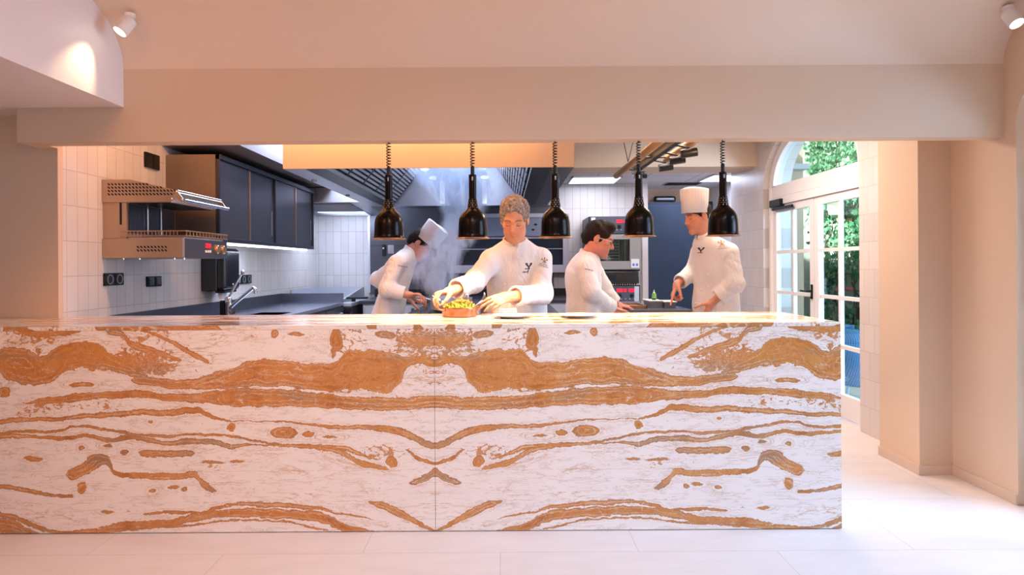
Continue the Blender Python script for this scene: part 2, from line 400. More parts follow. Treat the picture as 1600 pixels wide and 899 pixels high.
# --- outside
M['outwall'] = mat('pale_render', '#ece9e4', .8, var=.04, vs=3, bump=.15, bs=20)
sm = NT('pale_stone_blocks'); p = sm.pos(); sx = sm.n('ShaderNodeSeparateXYZ'); sm.l(p, sx.inputs[0]); cx = sm.n('ShaderNodeCombineXYZ'); sm.l(sx.outputs[1], cx.inputs[0]); sm.l(sx.outputs[2], cx.inputs[1])
b = sm.n('ShaderNodeTexBrick', offset=.4); sm.l(cx.outputs[0], b.inputs['Vector']); b.inputs['Scale'].default_value = 1; b.inputs['Brick Width'].default_value = .42; b.inputs['Row Height'].default_value = .22; b.inputs['Mortar Size'].default_value = .012
b.inputs['Color1'].default_value = (*srgb('#e2dcd0'), 1); b.inputs['Color2'].default_value = (*srgb('#f0ebe2'), 1); b.inputs['Mortar'].default_value = (*srgb('#a9a296'), 1)
sm.bsdf(b.outputs[0], .85); sm.bump(sm.math('ADD', sm.math('MULTIPLY', b.outputs['Fac'], -1.0), sm.noise(p, 14, 4)), .5, .02)
struct(MB().box((2.9, -1.0, -.10), (9, 13, -.02)).build('ground_terrace', mat('terrace_stone', '#e6e0d8', .8, var=.05, vs=6)))
struct(MB().box((4.6, 4.0, -.05), (4.9, 9.6, 5.2)).build('wall_garden', sm.m))
struct(MB().box((3.42, 9.6, -.05), (4.9, 9.8, 5.2)).build('wall_courtyard', 'outwall'))
struct(MB().box((2.9, 7.45, 0), (3.2, 9.6, 2.75)).build('wall_facade', 'outwall'))
# ================================================================== OUTSIDE THINGS
def ivy_mat():
    t = NT('ivy_leaf'); g = t.n('ShaderNodeNewGeometry'); r = g.outputs['Random Per Island']
    c = t.ramp(r, [(0, srgb('#4c8563')), (.35, srgb('#67a57c')), (.7, srgb('#8fc09a')), (1, srgb('#cfe3bd'))])
    b = t.bsdf(c, .45); b.inputs['Transmission Weight'].default_value = 0
    tr = t.n('ShaderNodeBsdfTranslucent'); t.l(c, tr.inputs[0]); mx = t.n('ShaderNodeMixShader'); mx.inputs[0].default_value = .35
    t.l(b.outputs[0], mx.inputs[1]); t.l(tr.outputs[0], mx.inputs[2]); t.l(mx.outputs[0], t.out.inputs[0]); return t.m
M['ivy'] = ivy_mat(); M['stem'] = mat('ivy_stem', '#6b5a48', .8)
LEAF = [(0, 0), (.32, -.10), (.5, .12), (.34, .34), (.36, .62), (.14, .62), (0, 1.0), (-.14, .62), (-.36, .62), (-.34, .34), (-.5, .12), (-.32, -.10)]
def ivy():
    rnd = random.Random(3); mb = MB()
    root = thing('climbing_ivy', (4.56, 8.0, 0), 'green ivy climbing the pale stone wall outside the glass door', 'ivy')
    root['kind'] = 'stuff'
    n = 0
    def clump(y, z):
        return mnoise.noise(Vector((y * 1.3, z * 1.1, 3.1))) + .35 * mnoise.noise(Vector((y * 4, z * 4, 9)))
    while n < 9000:
        y = rnd.uniform(5.2, 9.4); z = rnd.uniform(.15, 3.9)
        dens = clump(y, z) - .10 + .42 * (z > 2.0) - .25 * (z < .9)
        if dens < rnd.uniform(-.25, .35): continue
        x = 4.535 - abs(rnd.gauss(0, .07)) - max(0, dens) * .12 * rnd.random()
        s = rnd.uniform(.040, .088); n += 1
        rot = Euler((rnd.gauss(0, .5), rnd.gauss(0, .45), rnd.gauss(0, .7))).to_matrix()
        vs = []
        for (a, b) in LEAF:
            v = Vector((-.06 - .25 * abs(a) , -a, -b + .1)) * s
            vs.append(rot @ v + Vector((x, y, z)))
        c = rot @ Vector((0, 0, -.3 * s)) + Vector((x, y, z)); k = len(vs)
        mb.add(vs + [c], [(i, (i + 1) % k, k) for i in range(k)])
    mb.build('foliage', 'ivy', root, fixn=False)
    st = MB()
    for i in range(26):
        y = rnd.uniform(5.4, 9.4); z = rnd.uniform(0, .6); pts = []
        for k in range(14):
            pts.append((4.575 - rnd.random() * .02, y, z)); y += rnd.gauss(0, .09); z += rnd.uniform(.08, .3)
        st.tube(pts, [.012 - .0006 * k for k in range(14)], 5)
    st.build('stems', 'stem', root, fixn=False)
ivy()
def wall_lantern():
    x, y, z = 4.28, 8.32, 2.0
    r = thing('wall_lantern', (x, y, z), 'lit white glass lantern hanging under a grey hood outside the glass door', 'lantern')
    MB().lathe((x, y, z), [(.02, .20), (.05, .19), (.17, .10), (.175, .085), (.16, .085), (.03, .15)], 24).build('hood', mat('lantern_grey', '#5b6772', .5), r)
    MB().lathe((x, y, z), [(.0, -.13), (.06, -.125), (.085, -.06), (.085, .04), (.06, .11), (0, .12)], 24).build('glass_globe', mat('lantern_globe', '#fff6e0', .4, emit='#ffe9bc', es=1.0), r)
    MB().tube([(4.6, y, z + .30), (x + .1, y, z + .34), (x, y, z + .28), (x, y, z + .18)], .014, 8).build('bracket', mat('lantern_arm', '#5c6670', .5), r)
wall_lantern()
def wicker_chair():
    x, y = 3.19, 5.85
    r = thing('wicker_chair', (x, y, -.02), 'blue woven lounge chair on the terrace outside the glass door', 'chair')
    t = NT('blue_wicker'); o = t.obj(); wv = t.n('ShaderNodeTexWave'); wv.inputs['Scale'].default_value = 28; wv.bands_direction = 'Z'; t.l(o, wv.inputs['Vector'])
    w2 = t.n('ShaderNodeTexWave'); w2.inputs['Scale'].default_value = 22; t.l(o, w2.inputs['Vector'])
    h = t.math('MULTIPLY', wv.outputs['Fac'], w2.outputs['Fac']); t.bsdf(t.mix(h, (*srgb('#3d6c98'), 1), (*srgb('#7fb0d4'), 1)), .6); t.bump(h, .6, .01)
    # round woven shell: back turned to the camera, open to the other side
    sh = MB(); n, m = 26, 14; vs = []
    for i in range(m + 1):
        f = i / m; z = .14 + .52 * f; rad = .07 + .21 * math.sin(min(1, .18 + f * .75) * PI * .62) ** .8
        if f > .8: rad *= 1 - .25 * ((f - .8) / .2) ** 2
        for j in range(n + 1):
            a = PI * .62 + (PI * 2 - PI * .62 * 1.1) * j / n - PI * .3
            vs.append((x + rad * math.cos(a) * .95, y + rad * math.sin(a) * 1.15, z))
    fs = [(i * (n + 1) + j, i * (n + 1) + j + 1, (i + 1) * (n + 1) + j + 1, (i + 1) * (n + 1) + j) for i in range(m) for j in range(n)]
    sh.add(vs, fs, True); ob = sh.build('woven_shell', t.m, r)
    md = ob.modifiers.new('thick', 'SOLIDIFY'); md.thickness = .02
    MB().lathe((x, y, .22), [(0, -.03), (.19, -.03), (.21, 0), (.2, .05), (.16, .08), (0, .085)], 28).build('seat_cushion', mat('grey_blue_cushion', '#7f9bb8', .9), r)
    for a in (.6, 2.2, 3.8, 5.4):
        MB().tube([(x + .13 * math.cos(a), y + .15 * math.sin(a), .2), (x + .2 * math.cos(a), y + .22 * math.sin(a), -.018)], .013, 8).build('leg', mat('chair_leg_grey', '#9aa6b2', .5), r)
wicker_chair()
# ================================================================== ONYX COUNTER
SEAM_PX = 679.5
def zx(X): return (SEAM_PX - X / 2.286) * .003            # distance from the seam, metres
def zz(X, Y):                                             # height, metres
    px, py = X / 2.286, 480 + Y / 2.286
    return EYE - ((py + ROLL * (px - 790)) - 414) * .003
# (position along the zoomed slab, centre, half height) of each ochre vein, slab measured towards the bookmatch seam
VEINS = [
 [(470, 265, 2), (500, 265, 15), (640, 276, 18), (760, 265, 26), (830, 253, 38), (900, 240, 48), (1000, 235, 52), (1100, 248, 46), (1180, 253, 48), (1250, 232, 72), (1350, 226, 75), (1410, 228, 64), (1450, 205, 26), (1490, 190, 16), (1550, 205, 14)],
 [(90, 345, 1), (150, 338, 10), (300, 322, 14), (400, 318, 14), (500, 315, 14), (600, 325, 15), (700, 326, 20), (800, 323, 28), (900, 325, 32), (1000, 325, 32), (1100, 330, 28), (1200, 338, 24), (1300, 343, 25), (1400, 345, 25), (1550, 336, 24)],
 [(-20, 185, 40), (30, 200, 58), (100, 210, 62), (150, 225, 48), (200, 205, 60), (250, 178, 52), (300, 172, 52), (350, 178, 48), (400, 200, 32), (450, 216, 28), (500, 240, 16), (540, 262, 4)],
 [(-20, 412, 8), (100, 402, 9), (200, 400, 8), (300, 390, 8), (400, 384, 9), (500, 376, 9), (600, 378, 10), (700, 370, 11), (740, 385, 8), (800, 400, 4), (900, 405, 2), (1000, 408, 3), (1100, 415, 5), (1200, 430, 8), (1300, 434, 10), (1400, 440, 12), (1450, 455, 14), (1500, 480, 14), (1550, 498, 12)],
 [(-20, 455, 6), (100, 445, 5), (200, 440, 5), (300, 419, 5), (350, 430, 5), (400, 440, 6), (500, 455, 6), (600, 460, 6), (700, 455, 5), (800, 455, 5), (900, 472, 5), (980, 490, 4), (1050, 494, 5), (1150, 498, 6), (1250, 512, 7), (1300, 530, 5), (1360, 545, -2)],
 [(-20, 460, 8), (150, 466, 8), (250, 466, 8), (300, 456, 8), (350, 466, 8), (400, 476, 10), (450, 466, 10), (500, 471, 9), (600, 486, 10), (700, 480, 10), (780, 486, 12), (820, 498, 10), (880, 490, 6), (950, 492, 3), (1050, 497, 6), (1200, 515, 8), (1250, 535, 10), (1300, 560, 12), (1370, 575, 8), (1390, 580, -2)],
 [(490, 525, -6), (510, 525, 11), (600, 526, 12), (685, 524, 11), (700, 524, -6)],
 [(385, 585, -6), (410, 592, 9), (450, 600, 10), (500, 600, 11), (560, 608, 13), (640, 608, 14), (690, 600, 14), (720, 630, 15), (770, 660, 5), (785, 665, -6)],
 [(-20, 638, 8), (60, 650, 8), (120, 665, 7), (200, 672, 7), (250, 674, 6), (265, 674, -5)],
 [(500, 740, -2), (540, 737, 5), (600, 735, 5), (700, 735, 6), (780, 715, 6), (850, 705, 8), (950, 708, 10), (1050, 710, 8), (1150, 720, 6), (1200, 735, 4), (1300, 750, 3), (1350, 760, -3)],
 [(340, 792, -4), (370, 790, 5), (430, 785, 10), (500, 775, 12), (600, 770, 12), (700, 750, 14), (800, 740, 16), (900, 740, 18), (1000, 740, 18), (1100, 742, 18), (1170, 760, 20), (1230, 790, 15), (1330, 803, 4), (1345, 805, -4)],
 [(-20, 735, 7), (60, 755, 9), (120, 780, 10), (180, 800, 8), (280, 805, 7), (400, 800, 6), (600, 785, 4), (700, 775, 4), (1000, 765, 3), (1130, 790, 5), (1180, 800, -3)],
 [(-20, 780, 34), (40, 785, 30), (100, 808, 18), (160, 820, 8), (190, 822, -3)],
 [(370, 80, -4), (385, 84, 8), (430, 92, 12), (470, 130, 14), (530, 150, 12), (600, 174, 11), (640, 188, 6), (655, 192, -5)],
 [(490, 74, -4), (505, 80, 5), (560, 100, 8), (620, 130, 9), (680, 165, 11), (740, 195, 7), (760, 205, -6)],
 [(30, 74, -3), (60, 82, 6), (130, 95, 12), (200, 88, 12), (280, 78, 7), (300, 74, -4)],
 [(1300, 695, -4), (1325, 700, 6), (1400, 722, 14), (1450, 745, 13), (1530, 790, 8), (1550, 800, 4)],
 [(1450, 632, -6), (1475, 628, 7), (1510, 615, 10), (1550, 588, 15)],
 [(1440, 505, -4), (1465, 520, 6), (1490, 542, 7), (1550, 560, 6)],
 [(230, 610, -8), (245, 600, 14), (280, 590, 26), (330, 560, 26), (375, 548, 18), (400, 575, 14), (420, 590, -8)],
 [(265, 655, -8), (285, 650, 16), (310, 640, 10), (320, 630, -8)],
]
BLOBS = [(1018, 450, 48, 22), (1105, 455, 20, 14), (825, 425, 14, 15), (535, 408, 9, 7), (445, 520, 15, 9), (120, 545, 34, 9), (290, 502, 12, 9), (292, 278, 44, 11),
         (760, 553, 40, 5), (845, 549, 30, 6), (380, 495, 18, 6), (1180, 467, 26, 5), (1205, 115, 22, 44), (1190, 165, 10, 22), (565, 205, 28, 9), (540, 655, 16, 8), (620, 648, 22, 6), (660, 655, 10, 8),
         (20, 300, 22, 18), (1380, 95, 34, 16), (1450, 110, 40, 14), (1500, 95, 24, 12), (1060, 98, 30, 8), (985, 98, 14, 16), (1395, 550, 22, 20), (385, 735, 22, 5)]
def onyx(front=True):
    t = NT('onyx_slab' if front else 'onyx_worktop'); p = t.pos(); sx = t.n('ShaderNodeSeparateXYZ'); t.l(p, sx.inputs[0])
    seam = (SEAM_PX - 790 - ROLL * (670 - 414)) * .003
    u0 = t.math('SUBTRACT', sx.outputs[0], seam); u = t.math('ABSOLUTE', u0)
    cb = t.n('ShaderNodeCombineXYZ'); t.l(u, cb.inputs[0]); t.l(sx.outputs[2], cb.inputs[1]); t.l(sx.outputs[1], cb.inputs[2]); q = cb.outputs[0]
    st = t.mapping(q, (.55, 1, 1))
    def nz(sc, amp, det=2, rough=.5, v=st): return t.math('MULTIPLY', t.math('SUBTRACT', t.noise(v, sc, det, rough), .5), amp)
    w = t.math('ADD', nz(7, .034), t.math('ADD', nz(26, .030, 5, .7), nz(75, .016, 4, .75)))
    hm = t.math('ADD', .55, t.math('MULTIPLY', t.noise(st, 20, 4, .65), .9))
    if front: z = t.math('ADD', sx.outputs[2], w)
    uu = t.math('ADD', u, nz(14, .05, 4, .6)); un = t.math('DIVIDE', uu, 2.2)
    D = None
    if front:
        for vein in VEINS:
            pts = sorted(((zx(X) / 2.2, zz(X, Y), h / 2.286 * .003) for X, Y, h in vein))
            outs = []
            for idx in (1, 2):
                fc = t.n('ShaderNodeFloatCurve'); cm = fc.mapping; cm.use_clip = False; c = cm.curves[0]
                pp = [(a[0], a[idx] if idx == 1 else a[2] * 10 + .5) for a in pts]
                pad = .008
                if idx == 2: 
                    if pts[0][0] > .02: pp = [(max(0, pp[0][0] - pad), .4)] + pp
                    pp = pp + [(pp[-1][0] + pad, .4 if pts[-1][0] < .93 else pp[-1][1])]
                c.points[0].location = pp[0]; c.points[1].location = pp[-1]
                for a in pp[1:-1]: c.points.new(*a)
                for a in c.points: a.handle_type = 'AUTO_CLAMPED'
                cm.extend = 'HORIZONTAL'; cm.update(); fc.inputs[0].default_value = 1; t.l(un, fc.inputs[1]); outs.append(fc.outputs[0])
            h = t.math('MULTIPLY', t.math('MULTIPLY', t.math('SUBTRACT', outs[1], .5), .1), hm)
            d = t.math('SUBTRACT', t.math('ABSOLUTE', t.math('SUBTRACT', z, outs[0])), h)
            D = d if D is None else t.math('SMOOTH_MIN', D, d, .004)
        for X, Y, rx, ry in BLOBS:
            cx, cz = zx(X), zz(X, Y); a, b = rx / 2.286 * .003, ry / 2.286 * .003
            e = t.math('DIVIDE', t.math('SUBTRACT', uu, cx), a); f = t.math('DIVIDE', t.math('SUBTRACT', z, cz), b)
            r = t.math('SQRT', t.math('ADD', t.math('MULTIPLY', e, e), t.math('MULTIPLY', f, f)))
            D = t.math('MINIMUM', D, t.math('MULTIPLY', t.math('SUBTRACT', r, hm), min(a, b)))
        # loose flecks of ochre in a few zones (near the seam top, at the outer shoulder)
        fl = t.noise(t.mapping(q, (1.0, 1.6, 1)), 26, 4, .65, 1.2)
        zone = t.noise(q, 3.4, 1)
        fleck = t.math('SUBTRACT', .645, t.math('ADD', fl, t.math('MULTIPLY', t.math('SUBTRACT', zone, .5), .75)))
        bonus = None
        for a0, b0, ra, rb in ((.10, .885, .34, .13), (.16, .585, .36, .09), (.22, .375, .3, .07), (1.72, .60, .34, .07), (1.45, .80, .3, .08), (.9, .31, .4, .05)):
            e = t.math('DIVIDE', t.math('SUBTRACT', u, a0), ra); f = t.math('DIVIDE', t.math('SUBTRACT', sx.outputs[2], b0), rb)
            bb = t.math('SUBTRACT', 1.0, t.math('SQRT', t.math('ADD', t.math('MULTIPLY', e, e), t.math('MULTIPLY', f, f))), clamp=True)
            bonus = bb if bonus is None else t.math('MAXIMUM', bonus, bb)
        bonus = t.math('MULTIPLY', bonus, .30)
        top = t.math('MULTIPLY', t.math('SUBTRACT', .93, sx.outputs[2], clamp=True), .35)
        D = t.math('MINIMUM', D, t.math('MULTIPLY', t.math('SUBTRACT', t.math('ADD', fleck, top), bonus), .12))
    else:
        v = t.mapping(q, (.8, 1, 5.0)); band = t.noise(v, 2.6, 4, .6, .6)
        D = t.math('MULTIPLY', t.math('SUBTRACT', .545, band), .25)  # real streaks, with extra ochre standing in for the warm glow
    # ochre body: thin dark rim, long growth laminae, pale inclusions
    inner = t.math('MULTIPLY', D, -1.0)
    cl = t.n('ShaderNodeCombineXYZ'); t.l(t.math('MULTIPLY', u, .35), cl.inputs[0]); t.l(t.math('ADD', t.math('MULTIPLY', inner, 2.6), t.math('MULTIPLY', w, .5)), cl.inputs[1]); t.l(sx.outputs[1], cl.inputs[2])
    lam = t.noise(cl.outputs[0], 11, 6, .7, .3)
    body = t.ramp(lam, [(.30, srgb('#9c5422')), (.42, srgb('#c07634')), (.50, srgb('#d69352')), (.56, srgb('#bb6e30')), (.64, srgb('#e2b07a')), (.72, srgb('#c88240'))])
    patch = t.noise(st, 4.5, 4, .6)
    body = t.mix(t.ramp(patch, [(.45, (0, 0, 0)), (.72, (.75, .75, .75))]), body, (*srgb('#da9340'), 1))
    grey = t.ramp(t.noise(t.mapping(q, (.5, 2.5, 1), (3, 1, 0)), 3.5, 3), [(.52, (0, 0, 0)), (.66, (.75, .75, .75))])
    body = t.mix(grey, body, (*srgb('#9a8069'), 1))
    rimf = t.math('SUBTRACT', 1.0, t.math('DIVIDE', inner, .007), clamp=True)
    body = t.mix(t.math('MULTIPLY', rimf, .75), body, (*srgb('#a9733f'), 1))
    spk = t.noise(t.mapping(st, (.8, 1.5, 1)), 24, 5, .75, .5)
    body = t.mix(t.ramp(spk, [(.655, (0, 0, 0)), (.675, (.85, .85, .85))]), body, (*srgb('#ecdcc6'), 1))
    li = t.math('ABSOLUTE', t.math('SUBTRACT', t.math('PINGPONG', t.math('ADD', inner, t.math('MULTIPLY', t.noise(st, 9, 3), .012)), .026), .016)); li = t.math('SUBTRACT', 1.0, t.math('DIVIDE', li, .0022), clamp=True)
    body = t.mix(t.math('MULTIPLY', li, t.ramp(t.noise(st, 6, 3), [(.40, (0, 0, 0)), (.58, (.8, .8, .8))])), body, (*srgb('#f0dfc6'), 1))
    vline = t.math('ABSOLUTE', t.math('SUBTRACT', t.noise(t.mapping(q, (1, .7, 1)), 11, 5, .6, 1.0), .5))
    body = t.mix(t.ramp(vline, [(0, (.8, .8, .8)), (.004, (0, 0, 0))]), body, (*srgb('#efe0cb'), 1))
    body = t.mix(.14, body, (*srgb('#b08c6c'), 1))
    # white ground with faint grey threads and echo lines
    thread = t.noise(t.mapping(q, (.35, 1.5, 1)), 26, 6, .72, 1.0)
    ground = t.ramp(thread, [(0, srgb('#f6efeb')), (.56, srgb('#f3ebe6')), (.585, srgb('#cfbfb3')), (.61, srgb('#f2eae5')), (.66, srgb('#f4ece7')), (.675, srgb('#d9b991')), (.70, srgb('#f0e4da'))])
    ground = t.mix(t.math('MULTIPLY', t.math('GREATER_THAN', t.noise(q, 40, 3, .6, .5), .735), .8), ground, (*srgb('#6a6660'), 1))
    hair = t.math('ABSOLUTE', t.math('SUBTRACT', t.noise(t.mapping(q, (.32, 1.7, 1), (7, 3, 0)), 6.5, 6, .68, .7), .5))
    hz = t.ramp(t.noise(t.mapping(q, (.6, 1.4, 1), (1, 5, 0)), 3.2, 2), [(.46, (0, 0, 0)), (.6, (.85, .85, .85))])
    ground = t.mix(t.math('MULTIPLY', t.ramp(hair, [(.0, (1, 1, 1)), (.007, (.7, .7, .7)), (.013, (0, 0, 0))]), hz), ground, (*srgb('#c4935c'), 1))
    rep = t.math('PINGPONG', t.math('SUBTRACT', D, .0010), .0075); e1 = t.math('ABSOLUTE', t.math('SUBTRACT', rep, .0052)); e1 = t.math('SUBTRACT', 1.0, t.math('DIVIDE', e1, .0016), clamp=True)
    e1 = t.math('MULTIPLY', e1, t.math('SUBTRACT', 1.0, t.math('DIVIDE', D, .03), clamp=True))
    ground = t.mix(t.math('MULTIPLY', e1, t.ramp(t.noise(st, 8, 3), [(.42, (0, 0, 0)), (.6, (.9, .9, .9))])), ground, (*srgb('#c58b4a'), 1))
    f = t.math('DIVIDE', t.math('ADD', inner, .0008), .002, clamp=True)
    col = t.mix(f, ground, body)
    if front:   # joint between the two bookmatched slabs
        j = t.math('LESS_THAN', u, .0011); col = t.mix(t.math('MULTIPLY', j, .55), col, (*srgb('#9a8472'), 1))
    bs = t.bsdf(col, .22 if front else .1); bs.inputs['Subsurface Weight'].default_value = 0
    return t.m
M['onyx'] = onyx(True); M['onyx_top'] = onyx(False)
CT = thing('counter', (-.3, 3.33, 0), 'long pass counter clad in white onyx with ochre veins', 'counter')
SEAMX = (SEAM_PX - 790 - ROLL * (670 - 414)) * .003
MB().box((-3.3, 3.0, .004), (SEAMX - .0006, 3.03, .952)).build('front_slab', 'onyx', CT, bevel=.001)
MB().box((SEAMX + .0006, 3.0, .004), (1.569, 3.03, .952)).build('front_slab', 'onyx', CT, bevel=.001)
MB().box((1.545, 3.0305, .004), (1.569, 3.66, .952)).build('end_slab', 'onyx', CT, bevel=.001)
MB().prism([(-3.3, 3.0), (1.569, 3.0), (1.569, 3.66), (-2.452, 3.66), (-2.452, 3.512), (-3.3, 3.512)], 'z', .9525, .972).build('worktop', 'onyx_top', CT, bevel=.002)
MB().box((-2.43, 3.04, 0), (1.54, 3.60, .95)).build('carcass', mat('counter_carcass', '#8a8c92', .5, .3), CT)
# ================================================================== HEAT LAMPS over the counter
LY = 3.41
def heat_lamp(px, rim_py, label):
    c = P(px, rim_py + 3, LY); s = .00341; x, y, zr = c
    top = 1.907
    r = thing('heat_lamp', (x, y, top), label, 'heat lamp', 'heat lamps hanging over the counter')
    sh = [(26.0, 0), (25.2, .8), (23.6, 2.6), (23.0, 7), (22.6, 17), (22.2, 25), (21.2, 31), (19.0, 36), (15.8, 40.4), (12, 43.8), (9.6, 46.4), (8.6, 48)]
    prof = [(a * s, b * s) for a, b in sh]; inn = [((a - 1.0) * s, (b - (0 if b < 1 else .5)) * s) for a, b in reversed(sh)]
    MB().lathe((x, y, zr), prof + inn, 40, close=True).build('lamp_shade', 'lamp_black', r)
    MB().lathe((x, y, zr), [(26.1 * s, -.2 * s), (26.4 * s, .5 * s), (25.8 * s, 1.2 * s), (24.2 * s, 1.2 * s), (24.2 * s, 0)], 40, close=True).build('shade_rim', 'rim', r)
    nk = MB().lathe((x, y, zr), [(8.6 * s, 47 * s), (8.2 * s, 50 * s), (7.2 * s, 56 * s), (6.5 * s, 62 * s), (5.0 * s, 62.2 * s)], 28).build('neck', 'lamp_black', r)
    hl = MB()
    for k in range(4):
        for j in range(10):
            a = 2 * PI * (j + .5 * (k % 2)) / 10; rr = (8.5 - .52 * k) * s; h = (48.6 + 3.3 * k) * s
            d = Vector((math.cos(a), math.sin(a), 0)); hl.sphere(Vector((x, y, zr + h)) + d * rr, .0021, 6)
    hl.build('vent_holes', 'rim', nk)
    tb = MB().lathe((x, y, zr), [(5.0 * s, 61 * s), (5.9 * s, 61.6 * s), (5.9 * s, 99 * s), (5.4 * s, 99.8 * s), (3.2 * s, 99.8 * s)], 24).build('tube', 'lamp_black', r)
    MB().rbox((x - .004, y - 6.6 * s, zr + 90 * s), (x + .004, y - 5.4 * s, zr + 96 * s), .002).sphere((x, y - 6.4 * s, zr + 93 * s), .0035, 8).build('clamp_screw', 'steel', tb)
    MB().lathe((x, y, zr), [(3.0 * s, 99 * s), (3.1 * s, 112 * s), (2.5 * s, 113 * s), (0, 113 * s)], 18).build('slide_tube', 'dark', r)
    z0, z1 = zr + 113 * s, top; n = 150; turns = 8.5
    MB().tube([(x + 3.2 * s * math.cos(2 * PI * turns * i / n) * min(1, i / 8, (n - i) / 8), y + 3.2 * s * math.sin(2 * PI * turns * i / n) * min(1, i / 8, (n - i) / 8), z0 + (z1 - z0) * i / n) for i in range(n + 1)], .0028, 6).build('spiral_cord', 'dark', r)
    MB().sphere((x, y, zr + 24 * s), .034, 20, (1, 1, 1.15)).cyl((x, y, zr + 32 * s), (x, y, zr + 46 * s), .016).build('bulb', 'bulb', r)
    light('SPOT', 'heat_lamp_light', (x, y, zr + 11 * s), 48, srgb('#ffca98'), (x, y, 0), .03, spot=2.1, blend=.6, parent=r)
heat_lamp(608, 371, 'black heat lamp hanging above the bent cook in a tall hat amid steam')
heat_lamp(739, 370, 'black heat lamp hanging directly above the copper dish of herbs')
heat_lamp(868, 369, 'black heat lamp hanging between the grey-haired chef and the cook with glasses')
heat_lamp(998.5, 367, 'black heat lamp hanging just in front of the stacked ovens')
heat_lamp(1130, 366, 'black heat lamp hanging over the shoulder of the pointing chef, nearest the glass door')

# ================================================================== CEILING SPOTS
def ceiling_spot(px, py, Y, aim, label, energy, col):
    a = P(px, py, Y); d = (Vector(aim) - a).normalized(); r = thing('ceiling_spotlight', a, label, 'spotlight', 'white ceiling spotlights')
    R = .034; L = .082; o = a - Vector((0, 0, .02)); up = -d
    MB().lathe(a + Vector((0, 0, .004)), [(0, .01), (.026, .01), (.026, -.006), (.012, -.02), (0, -.02)], 20).build('ceiling_mount', 'white_pl', r)
    b = o + d * L
    MB().lathe(o, [(0, -.004), (R * .9, -.004), (R, .004), (R, L), (R * .9, L + .001), (R * .82, L - .012)], 28, d).build('lamp_body', 'white_pl', r)
    MB().lathe(o, [(0, L - .008), (R * .86, L - .008)], 28, d).build('lens', 'spot_lens', r)
    light('SPOT', 'ceiling_spot_light', b + d * .012, energy, col, b + d, .02, spot=1.0, blend=.8, parent=r)
ceiling_spot(203, 26, 3.17, (-2.03, 2.97, 2.1), 'white cylinder spotlight on the curved ceiling beside the glossy white downstand', 12, WARM2)
ceiling_spot(1576, 14, 3.17, (2.58, 2.6, 1.6), 'white cylinder spotlight on the curved ceiling near the arched opening', 22, srgb('#ffc894'))

# ================================================================== LEFT TILED WALL
XW = -2.46
def plate(name, y0, y1, zc, h, label, cat, n, kind, group=None):
    r = thing(name, (XW, (y0 + y1) / 2, zc), label, cat, group)
    w = (y1 - y0) / n
    for i in range(n):
        a = y0 + i * w + .003; b = y0 + (i + 1) * w - .003; m = (a + b) / 2
        f = MB().rbox((XW, a, zc - h / 2), (XW + .018, b, zc + h / 2), .004).build('cover_plate', 'dark', r)
        if kind == 'round':
            MB().lathe((XW + .0185, m, zc), [(0, -.004), (.021, -.004), (.026, .003), (.031, .002), (.031, -.001)], 20, (1, 0, 0)).build('socket_cup', 'socket_grey', f)
        elif kind == 'square':
            MB().rbox((XW + .015, a + .012, zc - h / 2 + .013), (XW + .023, b - .012, zc + h / 2 - .013), .003).build('rocker', 'plastic_grey', f)
    return r
plate('switch_plate', 4.355, 4.535, 1.985, .105, 'black double switch plate high on the tiled wall above the grill', 'switch', 2, 'flat')
plate('wall_socket', 3.905, 4.10, 1.175, .078, 'black double socket with round cups below the salamander grill', 'socket', 2, 'round')
plate('wall_switch', 4.37, 4.55, 1.15, .072, 'black double rocker switch on tiles between the round sockets and the towel dispenser', 'switch', 2, 'square')
plate('wall_socket', 5.80, 6.16, 1.13, .082, 'black triple socket behind the sink tap', 'socket', 3, 'round')

